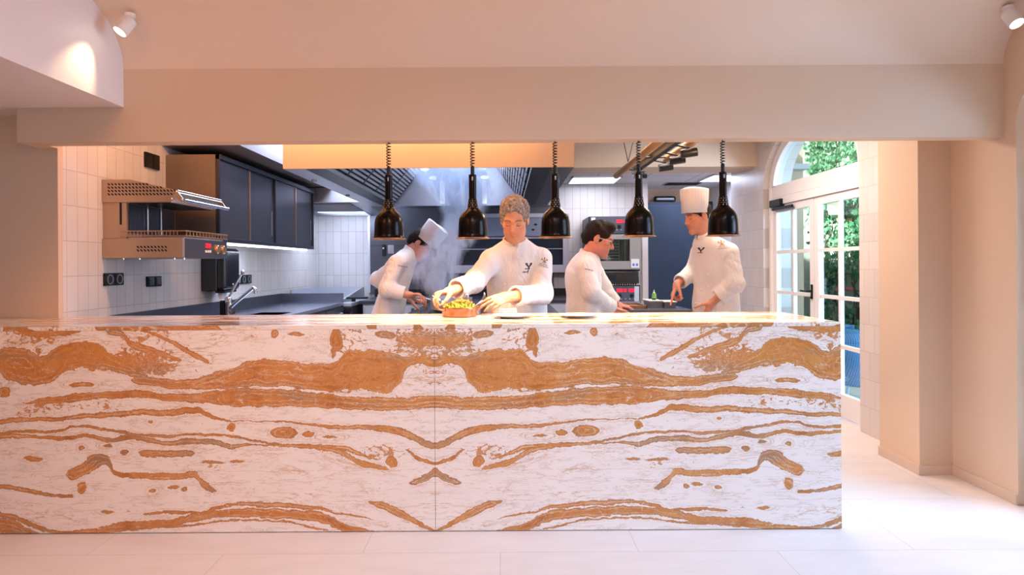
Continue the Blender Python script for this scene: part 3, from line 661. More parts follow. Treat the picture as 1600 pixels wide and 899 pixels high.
def salamander():
    y0, y1 = 3.90, 4.50; xf = -1.955
    r = thing('salamander_grill', (XW, y0, 1.30), 'wall-mounted steel salamander grill with raised hood and control panel', 'grill')
    # lower body
    lb = MB(); lb.rbox((XW, y0, 1.305), (xf - .012, y1, 1.425), .004); low = lb.build('lower_body', 'steel_warm', r)
    cp = MB().rbox((xf - .013, y0 + .004, 1.306), (xf, y1 - .004, 1.424), .004).build('control_panel', 'plastic_grey', r)
    MB().rbox((xf - .001, y0 + .27, 1.372), (xf + .003, y0 + .34, 1.402), .001).build('red_display', 'red_led', cp)
    kb = MB()
    for i in range(3): kb.rbox((xf - .001, y0 + .265 + .03 * i, 1.342), (xf + .005, y0 + .283 + .03 * i, 1.358), .001)
    kb.build('buttons', 'white_pl', cp)
    for yk in (y0 + .42, y0 + .51): MB().lathe((xf, yk, 1.365), [(0, .022), (.026, .022), (.03, .016), (.031, 0)], 20, (1, 0, 0)).build('knob', 'rim', cp)
    MB().box((xf - .0126, y0 - .002, 1.308), (xf - .002, y0 + .004, 1.422)).build('panel_edge', 'steel_light', cp)
    def vents(rows, x0, x1, z0, dz, yy, skew=.010, lim=None):
        m = MB()
        for k in range(rows):
            z = z0 + dz * k; x = x0
            while x < x1:
                if lim is None or z < lim(x):
                    m.add([(x, yy, z), (x + .011, yy, z), (x + .011 - skew, yy, z + dz * .62), (x - skew, yy, z + dz * .62)], [(0, 1, 2, 3)])
                x += .0212
        return m
    vents(2, -2.24, -2.06, 1.345, .021, y0 - .0006).build('vent_slots', 'dark', low)
    # feet
    for a in (XW + .1, XW + .2, xf - .09, xf - .03): MB().cyl((a, y0 + .05, 1.296), (a, y0 + .05, 1.306), .008, seg=10).build('screw_foot', 'chrome', low)
    # column at the wall
    col = MB().rbox((XW, y0 + .01, 1.425), (XW + .145, y1 - .01, 1.66), .003).build('column', 'steel_warm', r)
    MB().box((XW + .105, y0 + .008, 1.51), (XW + .117, y0 + .0105, 1.66)).build('guide_slot', 'dark', col)
    MB().box((XW + .1455, y0 + .03, 1.46), (XW + .151, y1 - .03, 1.64)).build('back_panel', 'steel_dark', col)
    for yk in (y0 + .22, y0 + .38): MB().cyl((XW + .158, yk, 1.46), (XW + .158, yk, 1.66), .005, seg=8).build('lift_rod', 'chrome', col)
    # upper hood: wedge with sloped top
    pr = [(XW, 1.645), (XW, 1.785), (XW + .17, 1.785), (xf - .045, 1.715), (xf - .035, 1.70), (xf - .085, 1.645)]
    hd = MB().prism(pr, 'y', y0, y1).build('heating_hood', 'steel_warm', r, bevel=.002)
    vents(4, -2.415, -2.0, 1.688, .0205, y0 - .0006, lim=lambda x: 1.775 - max(0, (x - (XW + .16))) * .215).build('vent_slots', 'dark', hd)
    MB().box((XW + .15, y0 + .03, 1.6435), (xf - .1, y1 - .03, 1.6455)).build('heating_plate', 'dark', hd)
    # glass visor with side cheeks and handle bar
    vs = MB()
    for (a, b) in ((y0 - .002, y0 + .004), (y1 - .004, y1 + .002)):
        vs.prism([(xf - .085, 1.66), (xf - .045, 1.717), (xf + .0, 1.655), (xf - .015, 1.643), (xf - .055, 1.675)], 'y', a, b)
    vs.tube([(xf - .043, y0, 1.716), (xf - .043, y1, 1.716)], .006, 8)
    visor = vs.build('visor', 'steel_warm', hd)
    MB().quad((xf - .04, y0 + .01, 1.708), (xf - .04, y1 - .01, 1.708), (xf - .006, y1 - .01, 1.66), (xf - .006, y0 + .01, 1.66)).build('visor_glass', 'glass', visor, fixn=False)
    MB().tube([(xf + .001, y0 - .006, 1.655), (xf + .001, y1 + .006, 1.655)], .012, 12).build('handle_bar', 'chrome', visor)
    for (a, b) in ((-.045, 1.708), (-.075, 1.665), (-.012, 1.660)): MB().sphere((xf + a, y0 - .003, b), .007, 10).build('screw', 'chrome', hd)
    # grid rack
    rk = MB(); zr = 1.452
    rk.tube([(XW + .11, y0 + .005, zr + .018), (xf + .002, y0 + .005, zr + .018), (xf + .002, y1 - .005, zr + .018), (XW + .11, y1 - .005, zr + .018)], .004, 8)
    rk.tube([(XW + .11, y0 + .005, zr - .012), (xf + .002, y0 + .005, zr - .012), (xf + .002, y1 - .005, zr - .012), (XW + .11, y1 - .005, zr - .012)], .004, 8)
    for i in range(14): rk.tube([(xf + .002, y0 + .02 + i * .043, zr - .012), (xf + .002, y0 + .02 + i * .043, zr + .018)], .003, 6)
    for i in range(15): rk.tube([(XW + .15 + i * .022, y0 + .005, zr - .012), (XW + .15 + i * .022, y0 + .005, zr + .016)], .002, 6)
    for i in range(14): rk.tube([(XW + .15, y0 + .03 + i * .04, zr - .012), (xf, y0 + .03 + i * .04, zr - .012)], .0025, 6)
    rk.build('grid_rack', 'rim', r)
    MB().box((XW + .13, y0 + .03, 1.425), (xf - .02, y1 - .03, 1.434)).build('drip_tray', 'steel_light', r)
salamander()

def wall_cupboards():
    y0, y1, x1, z0, z1 = 4.64, 6.92, -2.07, 1.43, 2.065
    r = thing('wall_cupboard', (XW, y0, z0), 'long grey steel wall cupboard with four dark sliding doors', 'cupboard')
    c = MB(); c.box((XW, y0, z0), (x1 - .03, y1, z1)); c.build('carcass', mat('cupboard_steel', '#84766c', .42, .6, var=.1, vs=3), r)
    f = MB(); f.box((x1 - .03, y0, z0), (x1, y1, z0 + .03)).box((x1 - .03, y0, z1 - .035), (x1 + .012, y1, z1))
    ym = (y0 + y1) / 2
    for y in (y0, ym - .012, y1 - .024): f.box((x1 - .03, y, z0), (x1, y + .024, z1))
    f.build('front_frame', 'steel_dark', r, bevel=.002)
    w = (ym - y0 - .03) / 2
    for k in range(2):
        for j in range(2):
            a = (y0, ym)[k] + .022 + j * w; xo = x1 - (.026 if j else .018)
            d = MB().box((xo, a, z0 + .03), (xo + .010, a + w + .005, z1 - .035)).build('sliding_door', 'steel_panel', r, bevel=.001)
            MB().box((xo + .010, a + (w - .03 if j == 0 else -.001), z0 + .03), (xo + .014, a + (w if j == 0 else .012), z1 - .035)).build('door_edge', 'rim' if j == 0 else 'steel_dark', d)
            if j: MB().rbox((xo + .010, a + w - .07, 1.52), (xo + .015, a + w - .045, 1.74), .003).build('recessed_handle', 'steel', d)
    for k in range(2):
        a = (y0 + .06, ym + .05)[k]
        MB().rbox((x1 - .09, a, z0 - .016), (x1 - .055, a + 1.03, z0 - .001), .003).build('led_strip', 'led', r)
    light('AREA', 'cupboard_led_light', (x1 - .2, (y0 + y1) / 2, z0 - .03), 13, COOL, (x1 - .25, (y0 + y1) / 2, 0), .05, 2.1, parent=r)
wall_cupboards()

def towel_dispenser():
    y0, y1 = 5.16, 5.46; x1 = XW + .20
    r = thing('paper_towel_dispenser', (XW, y0, 1.04), 'glossy black paper towel dispenser on the tiled wall above the tap', 'dispenser')
    MB().rbox((XW, y0, 1.05), (x1 - .07, y1, 1.40), .012, 3).build('back_box', 'plastic', r)
    b = MB().rbox((x1 - .085, y0 + .003, 1.055), (x1, y1 - .003, 1.40), .035, 4).build('front_cover', 'plastic', r)
    MB().rbox((x1 - .1, y0 + .03, 1.035), (x1 - .02, y1 - .03, 1.056), .008).build('outlet_slot', 'dark', r)
    MB().prism([(x1 - .09, 1.045), (x1 - .05, 1.045), (x1 - .055, 1.0), (x1 - .07, .985), (x1 - .085, 1.0)], 'y', y0 + .06, y1 - .16).build('paper_towel', 'white_pl', r)
    MB().lathe((x1 - .001, (y0 + y1) / 2, 1.10), [(0, .006), (.01, .005), (.012, 0)], 14, (1, 0, 0)).build('lock', 'chrome', r)
towel_dispenser()

def sink_unit():
    XS = -2.456
    r = thing('sink_unit', (XS, 3.72, 0), 'steel worktop with upstand and sink along the tiled wall', 'worktop')
    x1 = -1.77; z = .85
    w = MB()
    # worktop ring around the sink bowl
    sx0, sx1, sy0, sy1 = -2.12, -1.86, 5.05, 5.55
    for a, b in (((XS, 3.74), (x1, sy0)), ((XS, sy1), (x1, 6.96)), ((XS, sy0), (sx0, sy1)), ((sx1, sy0), (x1, sy1))):
        w.box((a[0], a[1], z - .03), (b[0], b[1], z))
    w.build('worktop', 'worktop', r)
    MB().box((XS, 3.74, z), (XS + .018, 7.0, .952)).build('wall_upstand', mat('upstand_steel', '#5e616b', .35, .75), r)
    e = MB(); e.box((XS + .018, 6.96, z - .3), (x1, 6.98, .952)); e.build('end_upstand', 'worktop', r)
    bb = MB(); bb.box((sx0, sy0, .66), (sx1, sy1, .67)).box((sx0 - .004, sy0, .66), (sx0, sy1, z)).box((sx1, sy0, .66), (sx1 + .004, sy1, z)).box((sx0, sy0 - .004, .66), (sx1, sy0, z)).box((sx0, sy1, .66), (sx1, sy1 + .004, z))
    bb.build('sink_bowl', 'steel', r)
    MB().box((XS + .01, 3.76, .10), (x1 - .02, sy0 - .01, z - .031)).box((XS + .01, sy1 + .01, .10), (x1 - .02, 6.95, z - .031)).box((XS + .01, sy0 - .01, .10), (x1 - .02, sy1 + .01, .64)).build('cabinet_body', 'steel_panel', r)
    n = 5
    for i in range(n):
        a = 3.78 + i * .634; d = MB().rbox((x1 - .02, a, .13), (x1 - .001, a + .615, .80), .004).build('door', 'steel_dark', r)
        MB().tube([(x1, a + .08, .74), (x1 + .025, a + .08, .74), (x1 + .025, a + .53, .74), (x1, a + .53, .74)], .007, 8).build('handle', 'steel', d)
    for x in (XS + .08, x1 - .08):
        for y in (3.85, 5.3, 6.85): MB().cyl((x, y, 0), (x, y, .10), .02, seg=12).build('leg', 'dark', r)
sink_unit()
def tap():
    b = P(357, 497, 5.0); x, y = b.x, b.y; z = .85
    r = thing('sink_tap', (x, y, z), 'chrome mixer tap with long lever and angled spout on the steel worktop', 'tap')
    MB().lathe((x, y, z), [(0, 0), (.034, 0), (.034, .012), (.025, .02), (.024, .10), (.027, .105), (.027, .15), (.02, .162), (0, .165)], 24).build('tap_body', 'chrome', r)
    MB().rbox((x - .06, y - .02, z), (x - .026, y + .03, z + .135), .004).build('black_side_valve', 'plastic', r)
    t = P(396, 450, 4.9); s0 = Vector((x, y, z + .07))
    MB().tube([s0, s0.lerp(t, .3), s0.lerp(t, .96), t, t + Vector((.012, 0, -.008)), t + Vector((.014, 0, -.045))], [.017, .013, .012, .013, .014, .014], 14).build('spout', 'chrome', r)
    MB().lathe(s0 + Vector((.03, -.01, -.02)), [(0, .018), (.022, .018), (.024, .0), (.02, -.02), (0, -.022)], 16, (.8, -.6, 0)).build('cartridge', 'chrome', r)
    l = P(379, 426, 4.95)
    MB().tube([Vector((x, y, z + .15)), Vector((x, y, z + .15)).lerp(l, .5), l], [.010, .007, .006], 12).sphere(l, .019, 14, (.85, .6, 1.1)).build('lever', 'chrome', r)
tap()
def tilting_pan():
    x0, x1, y0, y1 = -2.40, -1.72, 7.02, 8.22
    r = thing('bratt_pan', ((x0 + x1) / 2, (y0 + y1) / 2, 0), 'steel cooking unit with raised splash rim in the tiled corner', 'cooking unit')
    MB().rbox((x0, y0 + .03, .12), (x1, y1, .80), .006).build('body', 'steel_dark', r)
    t = MB(); t.box((x0, y0 + .02, .80), (x1 + .02, y1, .84)); t.build('top_deck', 'steel_light', r, bevel=.004)
    q = MB(); q.box((x0, y1 - .02, .84), (x1 - .1, y1, .985)).box((x0, y0 + .1, .84), (x0 + .02, y1, .985))
    q.prism([(y0 + .05, .84), (y0 + .05, .86), (y1, .985), (y1, .84)], 'x', x1 - .12, x1 - .10)
    q.build('splash_rim', 'steel_light', r)
    MB().rbox((x1 - .06, y0 - .005, .74), (x1 + .03, y0 + .03, .79), .004).build('control_box', 'dark', r)
    k = MB(); k.cyl((x1 - .02, y0 + .3, .84), (x1 - .02, y0 + .3, .885), .022); k.rbox((x1 - .10, y0 + .27, .87), (x1 + .14, y0 + .33, .895), .008); k.build('lever', 'dark', r)
    for a in (x0 + .06, x1 - .06):
        for b in (y0 + .08, y1 - .08): MB().cyl((a, b, 0), (a, b, .12), .022, seg=12).build('leg', 'dark', r)
tilting_pan()

# ================================================================== COOKING ISLAND AND HOOD
def hood():
    X0, X1, Y0, Y1, Zb, Zt = -1.527, .475, 4.4, 7.2, 1.92, 2.58
    r = thing('extractor_hood', (-.53, 5.8, Zb), 'large steel extractor hood with slatted filters over the cooking range', 'extractor hood')
    MB().box((X0, Y0, Zb), (X1, Y0 + .012, Zt)).build('front_panel', mat('hood_front_steel', '#c6b7a8', .36, .55, var=.04, vs=4), r)
    s = MB(); s.box((X0, Y0 + .012, Zb), (X0 + .012, Y1, Zt)).box((X1 - .012, Y0 + .012, Zb), (X1, Y1, Zt)); s.build('side_panel', 'steel_dark', r)
    MB().box((X0, Y1, Zb), (X1, Y1 + .012, Zt)).build('back_panel', mat('hood_back_steel', '#aeb2bd', .3, .8, var=.05, vs=5), r)
    MB().box((X0 + .012, Y0 + .012, Zt - .02), (X1 - .012, Y1, Zt)).build('hood_ceiling', 'steel_light', r)
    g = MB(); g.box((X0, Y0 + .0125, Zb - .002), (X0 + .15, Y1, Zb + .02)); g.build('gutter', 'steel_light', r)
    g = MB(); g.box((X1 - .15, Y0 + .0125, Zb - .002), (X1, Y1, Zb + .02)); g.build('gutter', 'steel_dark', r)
    g = MB(); g.box((X0 + .15, Y0 + .0125, Zb), (X0 + .29, Y1, Zb + .05)); g.build('dark_band', 'dark', r)  # solid dark strip between gutter and filters
    g = MB(); g.box((X1 - .29, Y0 + .0125, Zb), (X1 - .15, Y1, Zb + .05)); g.build('dark_band', 'dark', r)
    for sgn, xa, xb in ((1, X0 + .29, X0 + .70), (-1, X1 - .29, X1 - .66)):
        for k in range(5):
            ya = Y0 + .05 + k * (Y1 - Y0 - .1) / 5; yb = ya + (Y1 - Y0 - .1) / 5 - .012
            m = MB(); A = Vector((xa, 0, Zb + .04)); B = Vector((xb, 0, Zb + .56)); d = (B - A); nrm = Vector((d.z, 0, -d.x)).normalized() * (1 if sgn > 0 else -1)
            # frame plus baffle slats
            for i in range(17):
                t0 = .02 + .96 * i / 17; t1 = t0 + .96 / 17 * .56
                p, q = A + d * t0, A + d * t1
                m.add([(p.x, ya + .02, p.z), (q.x, ya + .02, q.z), (q.x, yb - .02, q.z), (p.x, yb - .02, p.z)] + [(v[0] + nrm.x * .012, v[1], v[2] + nrm.z * .012) for v in [(p.x, ya + .02, p.z), (q.x, ya + .02, q.z), (q.x, yb - .02, q.z), (p.x, yb - .02, p.z)]],
                      [(0, 1, 2, 3), (4, 5, 6, 7), (0, 1, 5, 4), (2, 3, 7, 6), (1, 2, 6, 5), (0, 3, 7, 4)])
            f = m.build('filter_slats', 'steel_light', r)
            for y in (ya, yb): MB().tube([(A.x, y, A.z), (B.x, y, B.z)], .012, 6).build('filter_frame', 'steel_dark', f)
            p0, p1 = A - nrm * .015, B - nrm * .015
            MB().add([(p0.x, ya, p0.z), (p1.x, ya, p1.z), (p1.x, yb, p1.z), (p0.x, yb, p0.z)], [(0, 1, 2, 3)]).build('filter_backing', 'dark', f)
    for (px, py, Y) in ((664, 264, 6.9), (677, 278, 7.12), (753, 264, 6.9), (757, 277, 7.12)):
        c = P(px, py, Y)
        MB().sphere(c, .038, 14, (1.2, .6, .55)).build('hood_lamp', 'led', r)
    tg = mat('stripe_glow', '#ffffff', .5, emit='#dfe6ff', es=1.2)
    for px in (691, 757):
        c = P(px, 305, 7.18); MB().rbox((c.x - .028, 7.17, c.z - .1), (c.x + .028, 7.2, c.z + .16), .02).build('glow_stripe', tg, r)  # glowing strips drawn as the pale stripes on the back panel
    for yk in (4.95, 6.0): 
        MB().cyl((X0 + .05, yk, Zb - .02), (X0 + .05, yk, Zb), .02, seg=12).build('drain_knob', 'steel', r)
    light('AREA', 'hood_light', (-.53, 5.7, 2.45), 50, srgb('#dbe4ff'), (-.53, 5.7, 0), .8, 1.8, parent=r)
hood()
def corner_hood():
    r = thing('corner_hood', (-2.1, 7.6, 1.93), 'low steel hood wedge with slatted filter over the tiled corner', 'extractor hood')
    MB().prism([(7.05, 1.95), (8.28, 1.90), (8.28, 2.11), (7.05, 2.11)], 'x', -2.44, -1.56).build('canopy', 'steel_light', r, bevel=.003)
    m = MB()
    for i in range(16):
        y = 7.12 + i * .07; z = 1.948 - (y - 7.05) * .0407
        m.box((-2.40, y, z - .012), (-1.72, y + .03, z))
    m.build('filter_slats', 'steel', r)
    light('AREA', 'corner_fill_light', (-2.0, 7.65, 1.87), 14, COOL, (-2.0, 8.0, .6), .6, .3, parent=r)  # unseen fill light added to brighten the tiled corner
corner_hood()

def cooking_island():
    x0, x1, y0, y1, z = -.78, .42, 4.75, 7.0, .87
    r = thing('cooking_range', (-.2, 5.9, 0), 'steel cooking range under the extractor hood', 'range')
    MB().rbox((x0, y0, z - .05), (x1, y1, z), .005).build('range_top', 'worktop', r)
    MB().box((x0 + .03, y0 + .03, .12), (x1 - .03, y1 - .03, z - .05)).build('body', 'steel_dark', r)
    for i in range(3):
        a = y0 + .05 + i * .73
        d = MB().rbox((x0 + .012, a, .18), (x0 + .03, a + .69, .62), .004).build('oven_door', 'steel', r)
        MB().tube([(x0 + .012, a + .06, .58), (x0 - .03, a + .06, .58), (x0 - .03, a + .63, .58), (x0 + .012, a + .63, .58)], .01, 8).build('handle', 'chrome', d)
    for i in range(6):
        a = y0 + .2 + i * .36; MB().lathe((x0 + .03, a, .72), [(0, .03), (.022, .03), (.028, .02), (.03, 0)], 18, (-1, 0, 0)).build('knob', 'dark', r)
    for i in range(4):
        c = (x0 + .33 + (i % 2) * .52, y0 + .45 + (i // 2) * .7)
        MB().lathe((c[0], c[1], z), [(.13, .001), (.14, .008), (.15, .001)], 28).build('hob_ring', 'dark', r)
    for a in (x0 + .1, x1 - .1):
        for b in (y0 + .1, y1 - .1): MB().cyl((a, b, 0), (a, b, .12), .025, seg=12).build('leg', 'dark', r)
cooking_island()
def pan(name, c, R, H, m, label, cat, handle=None, lid=False):
    r = thing(name, c, label, cat)
    MB().lathe(c, [(0, .0), (R * .95, 0), (R, .008), (R, H), (R + .004, H + .002), (R + .004, H - .003), (R - .004, H - .004), (R - .005, .012), (0, .010)], 32).build('pan_body', m, r)
    if handle is not None:
        d = Vector((math.cos(handle), math.sin(handle), 0)); c = Vector(c)
        MB().tube([c + d * R + Vector((0, 0, H * .8)), c + d * (R + .06) + Vector((0, 0, H * .95)), c + d * (R + .2) + Vector((0, 0, H * 1.1))], [.008, .009, .011], 8, flat=.6).build('handle', 'steel', r)
    return r
pan('stock_pot', (-.45, 5.28, .8795), .17, .10, 'steel_light', 'wide steel pan on the range below the rising steam', 'pan', handle=3.0)
pan('saucepan', (-.12, 4.98, .8795), .12, .05, 'steel', 'low dark pan on the range behind the copper dish', 'pan', handle=3.6)

# ------------------------------------------------------------------ back wall under the hood
def steel_back():
    r = thing('steel_wall_cladding', (-.4, 8.27, .9), 'dark steel splash panels covering the wall behind the range', 'wall panel')
    xs = [-1.745, -.86]
    MB().box((-1.745, 8.262, .9), (.62, 8.298, 2.0)).build('panel', 'steel_panel', r, bevel=.002)
    MB().box((-1.775, 8.25, .9), (-1.745, 8.298, 2.02)).build('edge_strip', 'steel_light', r)
    MB().box((-1.745, 8.255, 1.985), (.62, 8.262, 2.02)).box((-1.745, 8.255, 1.50), (-.80, 8.262, 1.512)).build('joint_strip', 'steel_dark', r)
steel_back()
def steel_socket():
    c = P(601, 393, 8.25)
    r = thing('panel_switch', c, 'small black switch with a steel plate on the dark wall panels', 'switch')
    MB().rbox((c.x - .03, 8.235, c.z - .06), (c.x + .01, 8.262, c.z + .09), .004).build('switch_box', 'dark', r)
    MB().sphere((c.x - .012, 8.232, c.z + .04), .012, 10).build('rocker', 'white_pl', r)
    MB().rbox((c.x + .04, 8.25, c.z - .03), (c.x + .12, 8.262, c.z + .08), .004).build('steel_plate', 'steel', r)
steel_socket()
def hatch():
    a = P(700, 335, 8.2); b = P(889, 426, 8.2); x0, x1, z0, z1 = a.x, b.x, b.z, a.z
    r = thing('glazed_hatch', ((x0 + x1) / 2, 8.2, z0), 'pale steel cabinet with a wide dark window behind the grey-haired chef', 'cabinet')
    fr = MB(); fr.box((x0, 8.15, z0), (x0 + .10, 8.26, z1)).box((x1 - .08, 8.15, z0), (x1, 8.26, z1)).box((x0 + .1, 8.15, z0), (x1 - .08, 8.26, z0 + .10)).box((x0 + .1, 8.15, z1 - .05), (x1 - .08, 8.26, z1))
    fr.build('frame', mat('hatch_frame', '#aca8b2', .45, .3), r, bevel=.003)
    pz = P(800, 371, 8.2).z
    MB().box((x0 + .1, 8.17, pz), (x1 - .08, 8.26, z1 - .05)).build('upper_panel', mat('blue_steel', '#7c8698', .35, .6), r)
    MB().box((x0 + .1, 8.185, z0 + .1), (x1 - .08, 8.195, pz)).build('window_pane', 'dglass', r)
    MB().box((x0 + .1, 8.17, pz - .02), (x1 - .08, 8.186, pz + .012)).box((x0 + .1, 8.172, z0 + .30), (x1 - .08, 8.184, z0 + .31)).build('crossbar', 'steel', r)
    k = MB()
    for px, py in ((837, 351), (833, 359), (868, 351), (858, 360)): 
        c = P(px, py, 8.17); k.sphere((c.x, 8.168, c.z), .016, 10, (1.3, .5, .8))
    k.build('switch_buttons', 'dark', r)
hatch()
def back_bench():
    r = thing('back_bench', (-.2, 7.8, 0), 'long steel bench with dark upstand along the back wall', 'bench')
    MB().rbox((-1.68, 7.3, .81), (.97, 8.24, .85), .004).build('bench_top', 'steel_dark', r)
    MB().box((-1.68, 8.2, .85), (.97, 8.24, .945)).build('upstand', 'dark', r)
    MB().box((-1.64, 7.34, .1), (.95, 8.2, .81)).build('carcass', 'steel_light', r)
    for i in range(4):
        a = -1.62 + i * .645
        d = MB().rbox((a, 7.322, .14), (a + .62, 7.34, .79), .004).build('door', 'steel_light', r)
        MB().rbox((a + .54, 7.30, .66), (a + .575, 7.322, .76), .004).build('handle', 'plastic_grey', d)
    for x in (-1.6, 0, .9): MB().cyl((x, 7.5, 0), (x, 7.5, .1), .022, seg=12).build('leg', 'dark', r)
back_bench()

# ================================================================== OVENS
def oven(z0, z1, label, lower):
    x0, x1, yf, yb = 1.005, 1.595, 7.6, 8.26
    a = P(921, 438, yf); b = P(1001, 438, yf); x0, x1 = a.x, b.x
    r = thing('combi_oven', ((x0 + x1) / 2, (yf + yb) / 2, z0), label, 'oven', 'combi ovens stacked by the tiled wall')
    MB().rbox((x0, yf + .03, z0), (x1, yb, z1), .005).build('oven_body', 'dark', r)
    cz = z1 - .205
    cp = MB().rbox((x0 + .012, yf, cz), (x1 - .012, yf + .03, z1 - .01), .003).build('control_panel', mat('panel_grey', '#4b4d5c', .4), r)
    MB().box((x0 + .025, yf - .002, cz + .01), (x0 + .075, yf, z1 - .015) if not lower else (x0 + .026, yf, z1 - .015)).build('badge_strip', 'white_pl', cp)
    if lower: MB().box((x1 - .075, yf - .002, cz + .01), (x1 - .02, yf, z1 - .015)).build('badge_strip', 'steel_light', cp)
    xc = (x0 + x1) / 2
    for dx, w in ((.0, .07), (.085, .03), (.14, .07)):
        MB().box((xc + .02 + dx, yf - .003, z1 - .08), (xc + .02 + dx + w, yf, z1 - .042)).build('display', 'red_led', cp)
    kn = MB().lathe((x0 + .17, yf, z1 - .115), [(0, .028), (.034, .028), (.042, .016), (.046, 0)], 22, (0, -1, 0)).build('knob', 'dark', cp)
    MB().box((x0 + .168, yf - .030, z1 - .10), (x0 + .172, yf - .027, z1 - .078)).build('pointer', 'white_pl', kn)
    for dx in (.055, .20): MB().lathe((xc + dx, yf, z1 - .125), [(0, .02), (.018, .02), (.022, .01), (.024, 0)], 16, (0, -1, 0)).build('knob', 'dark', cp)
    tk = MB()
    for i in range(10):
        t = PI * (.15 + 1.7 * i / 9) + PI / 2 * 3; tk.box((x0 + .17 + .068 * math.cos(t) - .003, yf - .001, z1 - .115 + .068 * math.sin(t) - .003), (x0 + .17 + .068 * math.cos(t) + .003, yf + .0, z1 - .115 + .068 * math.sin(t) + .003))
    for i in range(5): tk.box((xc + .02 + i * .05, yf - .001, z1 - .165), (xc + .03 + i * .05, yf, z1 - .158))
    tk.build('dial_marks', 'white_pl', cp)
    # door with window
    dz0 = z0 + .02; dz1 = cz - .012
    d = MB(); wx0, wx1, wz0, wz1 = x0 + .09, x1 - .13, dz0 + .10, dz1 - .06
    d.box((x0 + .005, yf - .02, dz0), (wx0, yf + .03, dz1)).box((wx1, yf - .02, dz0), (x1 - .005, yf + .03, dz1)).box((wx0, yf - .02, dz0), (wx1, yf + .03, wz0)).box((wx0, yf - .02, wz1), (wx1, yf + .03, dz1))
    dr = d.build('oven_door', mat('oven_door_grey', '#9a9792', .42, .35), r, bevel=.003)
    MB().box((wx0, yf, wz0), (wx1, yf + .006, wz1)).build('window', 'glass', dr)
    MB().box((wx0, yf + .034, wz0), (wx1, yf + .036, wz1)).build('oven_cavity', mat('cavity_steel', '#cfd6d6', .5, .3, var=.3, vs=18), r)  # cavity colour kept pale in place of an oven lamp's light
    rk = MB()
    for i in range(6):
        z = wz0 + .03 + i * (wz1 - wz0 - .05) / 6; rk.tube([(wx0 + .03, yf + .02, z), (wx1 - .12, yf + .02, z)], .004, 6)
    for x in (wx0 + .03, wx0 + .12, wx1 - .12, wx1 - .05): rk.tube([(x, yf + .02, wz0 + .01), (x, yf + .02, wz1 - .01)], .004, 6)
    rk.build('shelf_rack', 'chrome', r)
    MB().lathe((wx1 - .13, yf + .031, (wz0 + wz1) / 2 - .01), [(.10, 0), (.13, -.004), (.14, 0)], 30, (0, -1, 0)).build('fan_guard', 'chrome', r)
    MB().box((x1 - .115, yf - .022, dz0 + .02), (x1 - .02, yf - .020, dz0 + .125)).build('instruction_sticker', 'white_pl', dr)
    sk = MB()
    for i in range(2): sk.rbox((x1 - .10 + i * .04, yf - .0235, dz0 + .04), (x1 - .075 + i * .04, yf - .022, dz0 + .07), .0005)
    sk.build('pictogram', mat('sticker_blue', '#5c86c8', .6), dr)
    MB().tube([(x0 + .03, yf - .02, dz0 + .08), (x0 + .03, yf - .06, dz0 + .08), (x0 + .03, yf - .06, dz1 - .06), (x0 + .03, yf - .02, dz1 - .06)], .011, 10).build('handle', 'dark', dr)
    return x0, x1
zt = P(960, 338, 7.6).z; zm = P(960, 424, 7.6).z; zl = P(960, 446, 7.6).z
ox0, ox1 = oven(zm, zt, 'upper combi oven with lit glass window behind the cook with glasses', False)
oven(zl - .72, zl, 'lower combi oven with knobs and red display under the black condensation unit', True)
r = thing('condensation_unit', ((ox0 + ox1) / 2, 7.9, zl + .015), 'black ribbed condensation unit between the two stacked ovens', 'oven unit')
MB().rbox((ox0, 7.58, zl + .018), (ox1 - .02, 8.24, zm - .002), .012).build('housing', 'plastic', r)
MB().rbox((ox0 + .22, 7.565, zl + .05), (ox0 + .32, 7.582, zm - .03), .004).build('filter_box', 'dark', r)
t = MB()
for i in range(20): t.box((ox0 + .02 + i * .028, 7.575, zl), (ox0 + .032 + i * .028, 8.2, zl + .018))
t.build('standoff_strip', 'chrome', r)
r = thing('oven_stand', ((ox0 + ox1) / 2, 7.9, 0), 'open steel stand under the stacked ovens', 'stand')
for x in (ox0 + .03, ox1 - .03):
    for y in (7.66, 8.2): MB().cyl((x, y, 0), (x, y, zl - .745), .02, seg=12).build('leg', 'steel', r)
MB().box((ox0, 7.62, zl - .745), (ox1, 8.24, zl - .72)).build('top_frame', 'steel', r)

# ================================================================== COLD STORE
def cold_door():
    a = P(1011, 319, 8.95); x0, z1 = a.x, a.z; x1 = 3.2
    r = thing('cold_room_door', ((x0 + x1) / 2, 8.95, 0), 'tall reflective blue-grey cold room door in the back recess', 'door')
    t = NT('blue_steel_door'); t.bsdf(t.mix(t.noise(t.obj(), 1.2, 2), (*srgb('#33435c'), 1), (*srgb('#465870'), 1)), .3, .4)
    MB().rbox((x0, 8.93, .01), (x1, 8.99, z1), .006).build('door_panel', t.m, r)
    MB().box((x0 - .03, 8.945, 0), (x0, 8.998, z1 + .03)).box((x0 - .03, 8.945, z1), (x1, 8.998, z1 + .03)).build('door_frame', 'steel_dark', r)
    MB().tube([(x1 - .25, 8.93, 1.0), (x1 - .25, 8.87, 1.0), (x1 - .25, 8.87, 1.3), (x1 - .25, 8.93, 1.3)], .014, 10).build('pull_handle', 'chrome', r)
cold_door()
c = P(1039, 311.5, 8.95)
r = thing('emergency_light', (c.x, 8.99, c.z), 'black rounded emergency light above the blue-grey door', 'light')
MB().rbox((c.x - .155, 8.93, c.z - .045), (c.x + .155, 8.998, c.z + .045), .04, 5).build('housing', 'plastic', r)
MB().rbox((c.x - .12, 8.925, c.z - .02), (c.x + .12, 8.932, c.z + .02), .01, 3).build('lens', 'dglass', r)
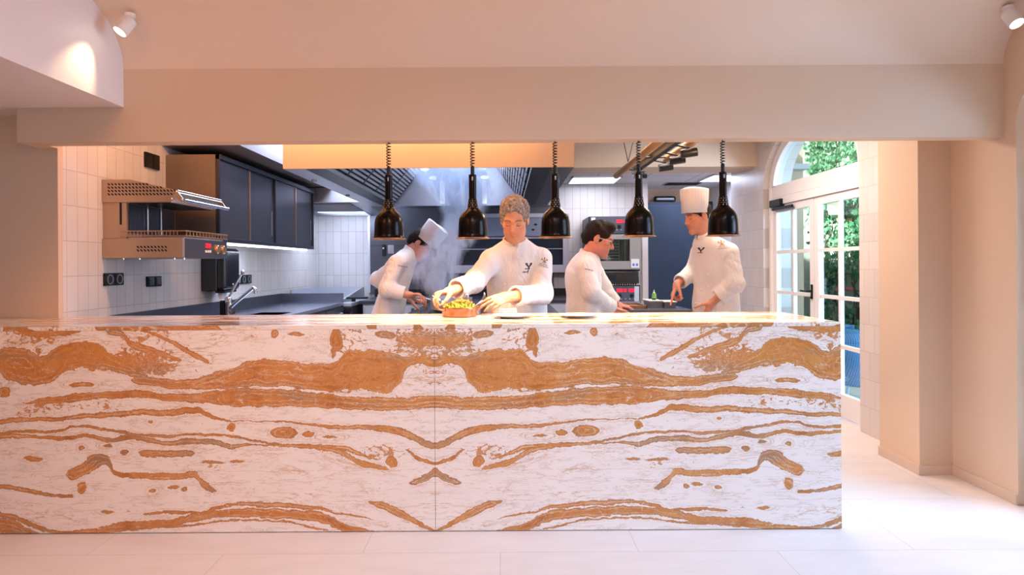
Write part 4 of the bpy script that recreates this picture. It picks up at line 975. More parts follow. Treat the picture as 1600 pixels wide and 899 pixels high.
def ceiling_panel(px0, px1, py0, py1, label):
    a = P(px0, py0, 1.05 * 1000 / (414 - py0)); y0 = 1.045 * 1000 / (414 - py0 - 1.5); y1 = y0 - 1.045 * 1000 / (414 - py1 - 1.5)
    return label
def cpanel(x0, x1, y0, y1, label):
    r = thing('ceiling_light_panel', ((x0 + x1) / 2, (y0 + y1) / 2, 2.3), label, 'ceiling light', 'ceiling light panels')
    MB().box((x0 + .015, y0 + .015, 2.285), (x1 - .015, y1 - .015, 2.299)).build('diffuser', 'panel_light', r)
    f = MB()
    for a, b in (((x0, y0), (x1, y0 + .015)), ((x0, y1 - .015), (x1, y1)), ((x0, y0), (x0 + .015, y1)), ((x1 - .015, y0), (x1, y1))): f.box((a[0], a[1], 2.283), (b[0], b[1], 2.2995))
    f.build('frame', 'white_pl', r)
cpanel(.80, 1.40, 7.62, 8.22, 'lit square panel in the ceiling above the ovens')
cpanel(2.44, 3.04, 7.5, 8.1, 'lit square panel in the ceiling of the recess by the cold room door')
r = thing('ceiling_vent', (2.23, 8.35, 2.3), 'slotted air vent in the white panel ceiling of the recess', 'vent')
MB().box((2.08, 8.2, 2.292), (2.55, 8.5, 2.2995)).build('vent_plate', 'steel_light', r)
t = MB()
for i in range(7): t.box((2.1, 8.22 + i * .04, 2.288), (2.53, 8.238 + i * .04, 2.2925))
t.build('vent_slots', 'dark', r)

# ================================================================== HANGING TRACK
def track():
    r = thing('hanging_light_track', (1.12, 5.1, 2.58), 'hanging light track of two wooden poles and a black rail with small spots', 'light track')
    a = P(963, 275, 6.16); b = P(1026, 222, 4.4)
    x = a.x; z = a.z
    MB().cyl((x, 4.0, z), (x, 6.16, z), .03, seg=18).build('wooden_pole', 'wood', r)
    MB().cyl((x + .24, 4.0, z), (x + .24, 5.2, z), .03, seg=18).build('wooden_pole', 'wood', r)
    rail = MB().rbox((x + .085, 4.0, z - .03), (x + .125, 5.85, z + .03), .004).build('rail', 'dark', r)
    t = MB()
    for y in (4.1, 5.1, 5.75): t.cyl((x, y, z), (x + .24 if y < 5.15 else x + .1, y, z), .008, seg=8)
    t.build('cross_pin', 'dark', r)
    for i, y in enumerate((4.42, 4.72, 5.06, 5.50)):
        c = Vector((x + .14 + (.06 if i < 3 else -.05), y, z - .085)); d = Vector((1, -.15, .12 if i < 3 else 0)).normalized()
        s = MB().lathe(c, [(0, -.055), (.026, -.055), (.03, -.05), (.03, .055), (.026, .057), (.022, .045), (0, .045)], 20, d).build('spot_head', 'dark', r)
        MB().tube([c, (c.x, c.y, z - .05), (x + .105, y, z - .03)], .007, 8).build('stem', 'dark', s)
    MB().lathe((x + .24, 4.2, z - .03), [(0, -.02), (.03, -.012), (.036, 0)], 18).build('lit_spot', 'bulb', r)
    cb = MB()
    for y in (4.5, 5.55): cb.tube([(x, y, z + .02), (x - .10, y - .02, 2.58)], .004, 6).tube([(x, y + .05, z + .02), (x + .12, y + .06, 2.58)], .004, 6)
    cb.build('suspension_cable', 'dark', r)
    light('POINT', 'track_light', (x + .24, 4.2, z - .09), 2.2, WARM2, size=.03, parent=r)
track()

# ================================================================== PREP TABLE
def prep_table():
    x0, x1, y0, y1, z = .83, 1.42, 4.9, 6.0, .90
    r = thing('prep_table', ((x0 + x1) / 2, 5.4, 0), 'steel preparation table between the cook with glasses and the pointing chef', 'table')
    MB().rbox((x0, y0, z - .04), (x1, y1, z), .004).build('table_top', 'worktop', r)
    MB().box((x0 + .05, y0 + .05, .25), (x1 - .05, y1 - .05, .27)).build('lower_shelf', 'steel', r)
    for x in (x0 + .04, x1 - .04):
        for y in (y0 + .04, y1 - .04): MB().cyl((x, y, 0), (x, y, z - .04), .02, seg=14).build('leg', 'steel', r)
prep_table()
def tray():
    c = P(978, 480, 5.15); c.z = .90
    r = thing('serving_tray', c, 'flat metal tray on the prep table beside the cook with glasses', 'tray')
    MB().rbox((c.x - .11, c.y - .13, .90), (c.x + .13, c.y + .2, .908), .003).build('tray_base', 'steel', r)
    f = MB()
    for a, b in (((c.x - .12, c.y - .14), (c.x + .14, c.y - .13)), ((c.x - .12, c.y + .2), (c.x + .14, c.y + .21)), ((c.x - .12, c.y - .14), (c.x - .11, c.y + .21)), ((c.x + .13, c.y - .14), (c.x + .14, c.y + .21))): f.box((a[0], a[1], .90), (b[0], b[1], .925))
    f.build('tray_rim', 'rim', r, bevel=.002)
tray()
def insert_pan(px, label, w=.10, d=.24, h=.05, lid='steel_light'):
    c = P(px, 480, 5.2); c.z = .90; x, y = c.x, c.y
    r = thing('food_container', c, label, 'container', 'steel food containers on the prep table')
    MB().add([(x - w * .44, y - d * .46, .9), (x + w * .44, y - d * .46, .9), (x + w * .44, y + d * .46, .9), (x - w * .44, y + d * .46, .9), (x - w / 2, y - d / 2, .9 + h), (x + w / 2, y - d / 2, .9 + h), (x + w / 2, y + d / 2, .9 + h), (x - w / 2, y + d / 2, .9 + h)],
             [(0, 3, 2, 1), (0, 1, 5, 4), (1, 2, 6, 5), (2, 3, 7, 6), (3, 0, 4, 7)]).build('pan_body', 'steel', r)
    MB().rbox((x - w / 2 - .006, y - d / 2 - .006, .9 + h), (x + w / 2 + .006, y + d / 2 + .006, .9 + h + .008), .002).build('lid', lid, r)
    return c
insert_pan(1020, 'low steel food container under the green bottle', .10, .24, .050, 'white_pl')
insert_pan(1042, 'steel food container with pale lid under the pointing finger', .095, .22, .042, 'white_pl')
c = P(1022, 474, 5.2); zb = .9 + .058
r = thing('sauce_bottle', (c.x, c.y, zb), 'small green-filled squeeze bottle standing on the food containers', 'bottle')
MB().lathe((c.x, c.y, zb), [(0, 0), (.0175, 0), (.018, .004), (.018, .012), (0, .012)], 20).build('bottle_base', 'dark', r)
MB().lathe((c.x, c.y, zb), [(.0175, .012), (.018, .014), (.0175, .045), (.010, .056), (0, .056)], 20).build('bottle_body', mat('green_sauce', '#7cb35a', .35), r)
MB().lathe((c.x, c.y, zb), [(.009, .056), (.008, .062), (.004, .066), (.003, .082), (0, .083)], 16).build('nozzle', 'white_pl', r)
# ================================================================== ON THE COUNTER
ZC = .972
def copper_dish():
    c = P(718, 490, 3.46); c.z = ZC; x, y = c.x, c.y; R = .096
    r = thing('copper_dish', c, 'shallow copper dish on the counter below the chef\'s hands', 'dish')
    MB().lathe(c, [(0, 0), (R * .92, 0), (R * .96, .004), (R, .05), (R + .004, .052), (R + .004, .048), (R - .003, .047), (R - .006, .008), (0, .006)], 48).build('dish_body', 'copper', r)
    for s in (-1, 1):
        a = .5 if s > 0 else PI + .35
        d = Vector((math.cos(a), math.sin(a), 0)); n = Vector((-d.y, d.x, 0)); q = Vector((x, y, ZC + .035))
        MB().tube([q + d * (R - .001) + n * .03, q + d * (R + .022) + n * .022 + Vector((0, 0, .008)), q + d * (R + .022) - n * .022 + Vector((0, 0, .008)), q + d * (R - .001) - n * .03], .0045, 8).build('loop_handle', 'copper', r)
    rnd = random.Random(5)
    # bed of chopped greens
    g = MB(); n = 0
    hb = MB()
    hb.lathe((x, y, ZC), [(0, .066), (R * .5, .062), (R * .85, .05), (R * .93, .042), (R * .9, .02)], 30)
    while n < 900:
        a = rnd.uniform(0, 2 * PI); q = R * .93 * math.sqrt(rnd.random()); z = .046 + .026 * (1 - (q / R) ** 2) + rnd.uniform(-.004, .008)
        s = rnd.uniform(.004, .010); rot = Euler((rnd.uniform(0, 6), rnd.uniform(0, 6), rnd.uniform(0, 6))).to_matrix()
        vs = [rot @ Vector(v) + Vector((x + q * math.cos(a), y + q * math.sin(a), ZC + z)) for v in ((-s, 0, 0), (0, -s * .45, s * .2), (s, 0, 0), (0, s * .45, s * .2))]
        g.add(vs, [(0, 1, 2, 3)]); n += 1
    t = NT('chopped_greens'); rr = t.n('ShaderNodeNewGeometry').outputs['Random Per Island']; t.bsdf(t.ramp(rr, [(0, srgb('#55801f')), (.4, srgb('#93a92f')), (.75, srgb('#d8c24c')), (1, srgb('#f2e6a0'))]), .6)
    gb = thing('chopped_greens', (x, y, ZC + .04), 'bed of chopped yellow-green herbs in the copper dish', 'herbs'); gb['kind'] = 'stuff'
    hb.build('bed', mat('herb_bed', '#8f9a3a', .7, var=.3, vs=90), gb); g.build('leaf_bits', t.m, gb, fixn=False)
    # crisp golden strips heaped on top
    f = MB()
    for i in range(70):
        a = rnd.gauss(.0, .018); b = rnd.gauss(0, .03); p = Vector((x + .012 + a * 1.6, y + b * .6, ZC + .078 + .014 * rnd.random() - abs(a) * .45))
        d = Vector((rnd.gauss(0, 1), rnd.gauss(0, .8), rnd.gauss(0, .35))).normalized() * rnd.uniform(.006, .014)
        f.tube([p - d, p + Vector((0, 0, .002)), p + d], [.0025, .004, .002], 6)
    cr = f.build('fried_topping', mat('crisp_gold', '#d98b3c', .45, var=.35, vs=60, bump=.4, bs=200), None, fixn=True, loc=(x + .012, y, ZC + .07))
    tag(cr, 'heap of golden crisp pieces on top of the chopped herbs', 'food', kind='stuff')
copper_dish()
def tweezers(a, b, label, spread=.006, group=None):
    a, b = Vector(a), Vector(b); d = (b - a).normalized(); n = d.cross(Vector((0, 0, 1))).normalized()
    r = thing('plating_tweezers', a, label, 'tweezers', group)
    for s in (-1, 1):
        m = MB(); m.tube([a, a.lerp(b, .15) + n * s * spread * .5, a.lerp(b, .45) + n * s * spread, b + n * s * spread * .25], [.0022, .003, .003, .0012], 6, flat=.5); m.build('arm', 'chrome', r)
TW1 = (P(690, 468, 3.50), P(706, 478, 3.455)); TW2 = (P(757, 466, 3.52), P(737, 480, 3.47))
tweezers(P(675, 462, 3.54), P(703, 477, 3.46), 'fine steel tweezers held over the dish by the chef\'s hand with bent wrist')
tweezers(P(762, 464, 3.53), P(738, 481, 3.45), 'fine steel tweezers held low at the rim of the copper dish by the flat hand')
def spoon(a, b, label, bowl):
    a, b = Vector(a), Vector(b); r = thing('serving_spoon', a, label, 'spoon', 'spoons standing in the steel cup')
    m = b - a
    MB().tube([a, a + m * .5 + Vector((0, 0, .004)), b], [.003, .0025, .0035], 8).build('spoon_handle', 'chrome', r)
    MB().sphere(b, .011, 14, (bowl, .5, 1.3)).build('spoon_bowl', 'chrome', r)
sc = P(742, 480, 3.60)
def steel_cup():
    c = P(743, 486, 3.59); c.z = ZC
    r = thing('utensil_cup', c, 'small steel cup of utensils behind the copper dish', 'cup')
    MB().lathe(c, [(0, 0), (.024, 0), (.027, .004), (.029, .05), (.031, .052), (.028, .05), (.025, .006), (0, .005)], 24).build('cup_body', 'steel', r)
    return c
sc = steel_cup()
spoon((sc.x - .004, sc.y, ZC + .012), P(730, 463, 3.585), 'upright spoon leaning out of the steel cup towards the bent wrist', .8)
spoon((sc.x + .006, sc.y + .004, ZC + .012), P(757, 461, 3.60), 'slender spoon leaning out of the steel cup above the flat hand', .5)
def napkins():
    c = P(792, 488, 3.60); c.z = ZC; x, y = c.x, c.y
    r = thing('folded_cloth', c, 'folded white cloth on the counter under the chef\'s forearm', 'cloth')
    for i in range(3): MB().rbox((x - .052 + .003 * i, y - .045, ZC + .011 * i), (x + .058 - .002 * i, y + .05, ZC + .011 * i + .0105), .005, 3).build('fold', mat('white_linen', '#f4eeea', .85, bump=.15, bs=300, bd=.001), r)
napkins()
def plate_(px, label):
    c = P(px, 493, 3.36); c.z = ZC
    r = thing('white_plate', c, label, 'plate', 'white plates on the counter')
    MB().lathe(c, [(0, .003), (.05, .003), (.055, 0), (.06, 0), (.065, .004), (.10, .013), (.103, .016), (.10, .0165), (.064, .009), (.05, .006), (0, .006)], 48).build('plate_body', 'white_pl', r)
plate_(800, 'white plate on the counter in front of the grey-haired chef')
plate_(905, 'white plate on the counter in front of the cook with glasses')
# ================================================================== PEOPLE: implicit surfaces polygonised into one mesh
def A3(v): return np.array(v, dtype=np.float64)
def unit(v): v = A3(v); return v / np.linalg.norm(v)
def cap(p, a, b, ra, rb):
    a, b = A3(a), A3(b); pa = p - a; ba = b - a; t = np.clip(pa @ ba / max(ba @ ba, 1e-9), 0, 1)
    return np.linalg.norm(pa - t[:, None] * ba, axis=1) - (ra + (rb - ra) * t)
def flatcap(p, a, b, ra, rb, ax, flat):
    """capsule squeezed along ax"""
    ax = unit(ax); a, b = A3(a), A3(b); k = 1 / flat - 1
    sq = lambda q: q + np.outer((q @ ax), ax) * k if q.ndim == 2 else q + ax * (q @ ax) * k
    return cap(sq(p - a), sq(A3((0, 0, 0))), sq(b - a), ra, rb) * (.5 + .5 * flat)
def ell(p, c, r):
    q = (p - A3(c)); r = A3(r); k0 = np.linalg.norm(q / r, axis=1); k1 = np.linalg.norm(q / (r * r), axis=1) + 1e-9
    return k0 * (k0 - 1) / k1
def smin(a, b, k):
    h = np.clip(.5 + .5 * (b - a) / k, 0, 1); return b * (1 - h) + a * h - k * h * (1 - h)
def smax(a, b, k): return -smin(-a, -b, k)
def ripple(p, seed, k, ridge=True):
    r = np.random.RandomState(seed); o = np.zeros(len(p))
    for i in range(3):
        d = r.normal(size=3); d /= np.linalg.norm(d); e = r.normal(size=3); e /= np.linalg.norm(e)
        ph = p @ d * k * (1 + .5 * i) + r.rand() * 6 + 1.3 * np.sin(p @ e * k * .55 + r.rand() * 6)
        o += (1 - 2 * np.abs(np.sin(ph * .5))) / (1 + i) if ridge else np.sin(ph) / (1 + i)
    return o
def polygonise(fn, lo, hi, h):
    """naive surface nets on a grid; the field is only sampled finely near the surface"""
    lo, hi = A3(lo), A3(hi); C = 4
    n = (np.ceil((hi - lo) / h / C).astype(int) + 1) * C + 1
    cn = (n - 1) // C + 1
    g = np.stack(np.meshgrid(*[np.arange(k) for k in cn], indexing='ij'), -1).reshape(-1, 3)
    cdv = fn(lo + g * (h * C)).reshape(cn)
    D = np.repeat(np.repeat(np.repeat(cdv, C, 0), C, 1), C, 2)[:n[0], :n[1], :n[2]].copy()
    near = np.abs(cdv) < h * C * 1.9
    for ax in range(3):
        s = near.copy(); a = [slice(None)] * 3; b = [slice(None)] * 3
        a[ax] = slice(1, None); b[ax] = slice(None, -1); s[tuple(a)] |= near[tuple(b)]; s[tuple(b)] |= near[tuple(a)]; near = s
    mk = np.repeat(np.repeat(np.repeat(near, C, 0), C, 1), C, 2)[:n[0], :n[1], :n[2]]
    idx = np.argwhere(mk)
    if len(idx) == 0: return np.zeros((0, 3)), np.zeros((0, 4), int)
    out = np.empty(len(idx))
    for i in range(0, len(idx), 200000): out[i:i + 200000] = fn(lo + idx[i:i + 200000] * h)
    D[idx[:, 0], idx[:, 1], idx[:, 2]] = out
    S = D < 0
    cs = np.zeros(tuple(n - 1), int)
    corners = [(i, j, k) for i in (0, 1) for j in (0, 1) for k in (0, 1)]
    for c in corners: cs += S[c[0]:n[0] - 1 + c[0], c[1]:n[1] - 1 + c[1], c[2]:n[2] - 1 + c[2]]
    act = np.argwhere((cs > 0) & (cs < 8)); vid = -np.ones(tuple(n - 1), int); vid[tuple(act.T)] = np.arange(len(act))
    acc = np.zeros((len(act), 3)); cnt = np.zeros(len(act))
    for c in corners:
        for ax in range(3):
            if c[ax]: continue
            c2 = list(c); c2[ax] = 1
            a = act + c; b = act + c2; da = D[tuple(a.T)]; db = D[tuple(b.T)]; m = (da < 0) != (db < 0)
            t = np.where(m, da / np.where(m, da - db, 1), 0)
            p = a + 0.0; p[:, ax] += t; acc += p * m[:, None]; cnt += m
    V = lo + acc / np.maximum(cnt, 1)[:, None] * h
    F = []
    for ax in range(3):
        u, w = (ax + 1) % 3, (ax + 2) % 3
        a = [slice(None)] * 3; b = [slice(None)] * 3; a[ax] = slice(0, -1); b[ax] = slice(1, None)
        e = np.argwhere(S[tuple(a)] != S[tuple(b)])
        e = e[(e[:, u] > 0) & (e[:, w] > 0) & (e[:, u] < n[u] - 1) & (e[:, w] < n[w] - 1)]
        if not len(e): continue
        q = []
        for du, dw in ((1, 1), (0, 1), (0, 0), (1, 0)):
            k = e.copy(); k[:, u] -= du; k[:, w] -= dw; q.append(vid[tuple(k.T)])
        q = np.stack(q, 1); inside = S[tuple(e.T)]; q[~inside] = q[~inside][:, ::-1]; F.append(q)
    F = np.concatenate(F); F = F[(F >= 0).all(1)]
    return V, F
def biggest(V, F):
    """keep only the largest connected surface"""
    lab = np.arange(len(V))
    while True:
        m = lab[F].min(1); new = lab.copy(); np.minimum.at(new, F.ravel(), np.repeat(m, 4)); new = new[new]
        if (new == lab).all(): break
        lab = new
    ids, n = np.unique(lab[F[:, 0]], return_counts=True); F = F[lab[F[:, 0]] == ids[n.argmax()]]
    used = np.unique(F); mp = -np.ones(len(V), int); mp[used] = np.arange(len(used)); return V[used], mp[F]
def np_mesh(name, chunks, m, parent, tint=None):
    """chunks: list of (V, F); one mesh object"""
    o = A3(origin(parent)); vs = []; fs = []; b = 0
    for V, F in chunks: vs.append(V - o); fs.append(F + b); b += len(V)
    V = np.concatenate(vs); F = np.concatenate(fs)
    me = bpy.data.meshes.new(name); me.from_pydata(V.tolist(), [], F.tolist()); me.polygons.foreach_set('use_smooth', [True] * len(me.polygons))
    if tint is not None:
        ca = me.color_attributes.new('tint', 'FLOAT_COLOR', 'POINT'); c = np.ones((len(V), 4)); c[:, :3] = tint(V + o); ca.data.foreach_set('color', c.ravel())
    me.materials.append(M[m] if isinstance(m, str) else m); me.update()
    ob = bpy.data.objects.new(name, me); COL.objects.link(ob); ob.parent = parent
    sm = ob.modifiers.new('relax', 'SMOOTH'); sm.factor = .4; sm.iterations = 1
    return ob

def skin_mat(name, col):
    t = NT(name); vc = t.n('ShaderNodeVertexColor'); vc.layer_name = 'tint'
    c = t.mix(1.0, (*srgb(col), 1), vc.outputs[0], 'MULTIPLY')
    n = t.noise(t.obj(), 40, 3); c = t.mix(t.math('MULTIPLY', n, .22), c, (*srgb('#b5573c'), 1))
    b = t.bsdf(c, .5); b.inputs['Subsurface Weight'].default_value = .12; b.inputs['Subsurface Radius'].default_value = (.012, .004, .002); b.inputs['Subsurface Scale'].default_value = .5
    return t.m
M['skin'] = skin_mat('skin', '#e0ab8b')
def cloth_mat(name, col):
    t = NT(name); o = t.obj(); t.bsdf(srgb(col), .85)
    f = t.n('ShaderNodeTexNoise'); f.inputs['Scale'].default_value = 6; f.inputs['Detail'].default_value = 2.5; f.inputs['Distortion'].default_value = 1.4; t.l(t.mapping(o, (1, 1, .55)), f.inputs['Vector'])
    t.bump(t.math('ABSOLUTE', t.math('SUBTRACT', f.outputs[0], .5)), .55, .05); t.b.inputs['Sheen Weight'].default_value = .15
    return t.m
M['jacket'] = cloth_mat('white_cotton', '#f1eeec')
M['apron'] = cloth_mat('white_apron_cloth', '#eceef4'); M['trousers'] = cloth_mat('dark_trousers', '#2b2c33')
M['hat'] = mat('hat_paper', '#f6f1f0', .8, bump=.12, bs=30)
M['thread_dark'] = mat('dark_embroidery', '#2a1c1a', .7); M['thread_gold'] = mat('gold_embroidery', '#b98a4a', .6)
def hair_mat(name, a, b):
    t = NT(name); o = t.obj(); f = t.noise(t.mapping(o, (1, 1, .7)), 90, 4, .7, .8)
    t.bsdf(t.ramp(f, [(.32, srgb(a)), (.68, srgb(b))]), .55); t.bump(f, .9, .012); t.b.inputs['Specular IOR Level'].default_value = .2; return t.m

class Person:
    def __init__(s, label, head, f, u, spine, ftorso, armR, armL, handR, handL, feet, scale=1.0, tone='#e0ab8b', hair=None, seed=1, lean=0, width=1.0, group=None):
        s.c = A3(head); s.u0 = unit(u); s.f = unit(A3(f) - s.u0 * (A3(f) @ s.u0)); s.u = s.u0; s.r = np.cross(s.f, s.u); s.R = np.stack([s.r, s.f, s.u], 1); s.k = scale
        s.pel, s.chest, s.neck = [A3(v) for v in spine]; s.tf = unit(ftorso); s.armR = [A3(v) for v in armR]; s.armL = [A3(v) for v in armL]; s.seed = seed; s.w = width
        s.handR, s.handL = handR, handL; s.feet = [A3(v) for v in feet]; s.haircol = hair
        base = (s.feet[0] + s.feet[1]) / 2
        s.root = thing('person', (base[0], base[1], 0), label, 'person')
        s.tup = unit(s.neck - s.pel); s.tr = unit(np.cross(s.tf, s.tup))
    def loc(s, p): return ((p - s.c) @ s.R) / s.k
    def world(s, q): return Vector(s.c + s.R @ (A3(q) * s.k))
    # ---- head
    def head_sdf(s, p):
        q = s.loc(p); m = q.copy(); m[:, 0] = np.abs(m[:, 0])     # symmetric face
        d = ell(q, (0, -.012, .038), (.074, .094, .085))
        d = smin(d, ell(q, (0, .030, -.030), (.060, .066, .082)), .03)
        d = smin(d, cap(m, (.030, .015, -.070), (.010, .072, -.100), .029, .020), .03)     # jaw line
        d = smin(d, ell(q, (0, .078, -.106), (.020, .016, .014)), .018)                      # chin
        d = smin(d, ell(m, (.040, .062, -.018), (.022, .022, .018)), .02)                    # cheekbone
        d = smin(d, ell(m, (.031, .070, -.055), (.018, .018, .022)), .02)
        d = smin(d, cap(m, (.004, .090, .020), (.043, .072, .022), .010, .009), .014)        # brow
        d = smax(d, -ell(m, (.031, .103, .001), (.017, .016, .011)), .010)                   # socket
        d = smin(d, ell(m, (.031, .075, .000), (.0155, .0150, .0125)), .004)                 # lidded eye
        d = smin(d, cap(q, (0, .088, .010), (0, .112, -.030), .0072, .0105), .010)            # nose
        d = smin(d, ell(m, (.010, .102, -.035), (.008, .010, .0075)), .006)
        d = smax(d, -ell(m, (.007, .110, -.0435), (.004, .006, .003)), .003)
        d = smin(d, cap(m, (0, .091, -.0635), (.022, .080, -.066), .0068, .0045), .007)       # lips
        d = smin(d, cap(m, (0, .090, -.0755), (.018, .081, -.074), .0078, .0050), .006)
        d = smax(d, -cap(m, (0, .101, -.0693), (.024, .086, -.0698), .0017, .0012), .004)
        e = ell(m, (.075, -.008, -.006), (.010, .020, .031)); e = smax(e, -ell(m, (.084, .000, -.002), (.007, .010, .016)), .006)
        d = smin(d, e, .007)                                                                    # ear
        n0 = (0, -.020, -.055); nb = s.loc(s.neck[None] - s.tup * .02)[0]
        d = smin(d, cap(q, n0, nb, .053, .060), .03)
        return d * s.k
    def tint(s, base):
        bw = A3(srgb(base)) / A3(srgb('#e0ab8b'))
        hc = A3(srgb(s.haircol[0])) if s.haircol else A3((.1, .06, .04)); sk = A3(srgb('#e0ab8b'))
        def fn(V):
            q = s.loc(V); x = np.abs(q[:, 0]); y, z = q[:, 1], q[:, 2]; c = np.tile(bw, (len(V), 1))
            def blend(m, col):
                nonlocal c; c = c * (1 - m[:, None]) + A3(col)[None] * m[:, None]
            fr = np.clip((y - .04) / .02, 0, 1)
            cheek = np.exp(-((x - .036) / .02) ** 2 - ((z + .028) / .018) ** 2) * fr; blend(cheek * .35, bw * (1.02, .72, .68))
            nose = np.exp(-(x / .012) ** 2 - ((z + .03) / .012) ** 2) * np.clip((y - .095) / .01, 0, 1); blend(nose * .3, bw * (1.0, .74, .7))
            lip = np.clip(1.4 - np.sqrt((x / .023) ** 2 + ((z + .0695) / .0085) ** 2) * 1.25, 0, 1) * np.clip((y - .07) / .01, 0, 1); blend(np.clip(lip, 0, 1) * .7, bw * (.86, .46, .44))
            bz = .0215 + .004 * np.sin(np.clip((x - .012) / .036, 0, 1) * PI)
            brow = np.clip(1.5 - np.abs(z - bz) / .0042, 0, 1) * np.clip((x - .010) / .004, 0, 1) * np.clip((.052 - x) / .006, 0, 1) * fr; blend(np.clip(brow, 0, 1) * .8, hc / sk * 1.1)
            lash = np.clip(1.5 - np.abs(z + .0068 - .28 * np.abs(x - .031)) / .0024, 0, 1) * np.clip((.0155 - np.abs(x - .031)) / .003, 0, 1) * np.clip((y - .066) / .006, 0, 1); blend(np.clip(lash, 0, 1) * .85, (.07, .05, .04))
            lid = np.exp(-((x - .031) / .016) ** 2 - ((z - .008) / .008) ** 2) * fr; blend(lid * .4, bw * (.66, .48, .44))  # eye socket shade painted into the skin colour
            stub = np.clip((-.045 - z) / .03, 0, 1) * np.clip((z + .14) / .02, 0, 1) * np.clip((y - .01) / .03, 0, 1); blend(stub * .22, bw * (.62, .58, .58))
            return c
        return fn
    # ---- hands
    def hand(s, w, d, n, left, curls, thumb=(.55, .62, .45), tbend=.35, size=1.0, spread=.06):
        d = unit(d); n = unit(A3(n) - d * (A3(n) @ d)); side = np.cross(d, n) * (-1 if left else 1); w = A3(w)
        segs = []
        k = size
        base = [(.031, .092), (.0105, .097), (-.0105, .093), (-.0295, .084)]; L = [(.042, .026, .021), (.047, .030, .022), (.043, .028, .021), (.033, .021, .019)]; rad = [.0092, .0095, .009, .008]
        for i in range(4):
            p = w + d * base[i][1] * k + side * base[i][0] * k; a = 0; sp = (1.5 - i) * spread
            for j in range(3):
                a += curls[i][j]; dd = d * math.cos(a) + n * math.sin(a); dd = unit(dd + side * sp * max(0, math.cos(a)))
                q = p + dd * L[i][j] * k; segs.append((p, q, (rad[i] - .0007 * j) * k, (rad[i] - .0007 * (j + 1)) * k)); p = q
        tp = w + d * .024 * k + side * .030 * k + n * .008 * k; td = unit(d * thumb[0] + side * thumb[1] + n * thumb[2])
        for j, (l, ra, rb) in enumerate(((.043, .0155, .0115), (.033, .0112, .0102), (.027, .0102, .0082))):
            q = tp + td * l * k; segs.append((tp, q, ra * k, rb * k)); tp = q; td = unit(td + (d * .6 - side * .6 + n * .15) * tbend)
        def fn(p):
            pal = flatcap(p, w + d * .018 * k, w + d * .078 * k + side * .002 * k, .026 * k, .037 * k, n, .40)
            pal = smin(pal, cap(p, w + d * .02 * k + side * .016 * k + n * .006 * k, w + d * .05 * k + side * .024 * k + n * .006 * k, .014 * k, .012 * k), .01)
            o = pal; fing = None
            for i in range(4):
                f = None
                for (a, b, ra, rb) in segs[i * 3:i * 3 + 3]:
                    e = cap(p, a, b, ra, rb); f = e if f is None else smin(f, e, .003)
                fing = f if fing is None else np.minimum(fing, f)
            o = smin(o, fing, .007)
            t = None
            for (a, b, ra, rb) in segs[12:]:
                e = cap(p, a, b, ra, rb); t = e if t is None else smin(t, e, .004)
            return smin(o, t, .010)
        pts = np.array([x for sg in segs for x in sg[:2]] + [w])
        return fn, pts
    def forearm(s, arm, hp):
        e, w = arm[1], arm[2]; return lambda p: smin(flatcap(p, e + (w - e) * .3, w, .042, .029, hp['n'], .85), cap(p, w, w + unit(hp['d']) * .03, .027, .024), .02)
    def build_body(s, tone, hand_h=.0028):
        ch = []
        V, F = polygonise(s.head_sdf, s.c - .21, s.c + .17, .0036); ch.append((V, F))
        for arm, hp, left in ((s.armR, s.handR, False), (s.armL, s.handL, True)):
            hf, pts = s.hand(arm[2], hp['d'], hp['n'], left, hp['curls'], hp.get('thumb', (.55, .62, .45)), hp.get('tbend', .35), hp.get('size', 1.0))
            ff = s.forearm(arm, hp)
            fn = lambda p, hf=hf, ff=ff: smin(hf(p), ff(p), .016)
            allp = np.vstack([pts, arm[1][None] * .7 + arm[2][None] * .3]); V, F = polygonise(fn, allp.min(0) - .05, allp.max(0) + .05, hand_h); ch.append((V, F))
        # trunk and legs, under the clothes
        hip = s.tr * .085; kn = []
        def trunk(p):
            d = flatcap(p, s.pel, s.chest, .125 * s.w, .135 * s.w, s.tf, .62); d = smin(d, cap(p, s.chest, s.neck - s.tup * .03, .09, .055), .05)
            for sg, ft in ((1, s.feet[0]), (-1, s.feet[1])):
                h0 = s.pel + hip * sg; a = ft + A3((0, 0, .08)); k = (h0 + a) / 2 + s.tf * .03
                d = smin(d, cap(p, h0, k, .07, .048), .03); d = smin(d, cap(p, k, a, .046, .034), .02); d = smin(d, cap(p, a - A3((0, 0, .04)), a + A3((0, 0, -.055)) + s.tf * .12, .032, .026), .02)
            for arm in (s.armR, s.armL): d = smin(d, cap(p, arm[0], arm[1], .042, .038), .03); d = smin(d, cap(p, arm[1], arm[1] * .6 + arm[2] * .4, .038, .036), .02); d = smin(d, cap(p, s.chest + s.tup * .06, arm[0], .06, .045), .03)
            return d
        al = np.vstack([s.pel, s.neck, s.feet[0], s.feet[1], *s.armR, *s.armL]); V, F = polygonise(trunk, np.minimum(al.min(0) - .18, 9), al.max(0) + .18, .014); V[:, 2] = np.maximum(V[:, 2], .012); ch.append((V, F))
        s.body = np_mesh('body', ch, M['skin'], s.root, s.tint(tone))
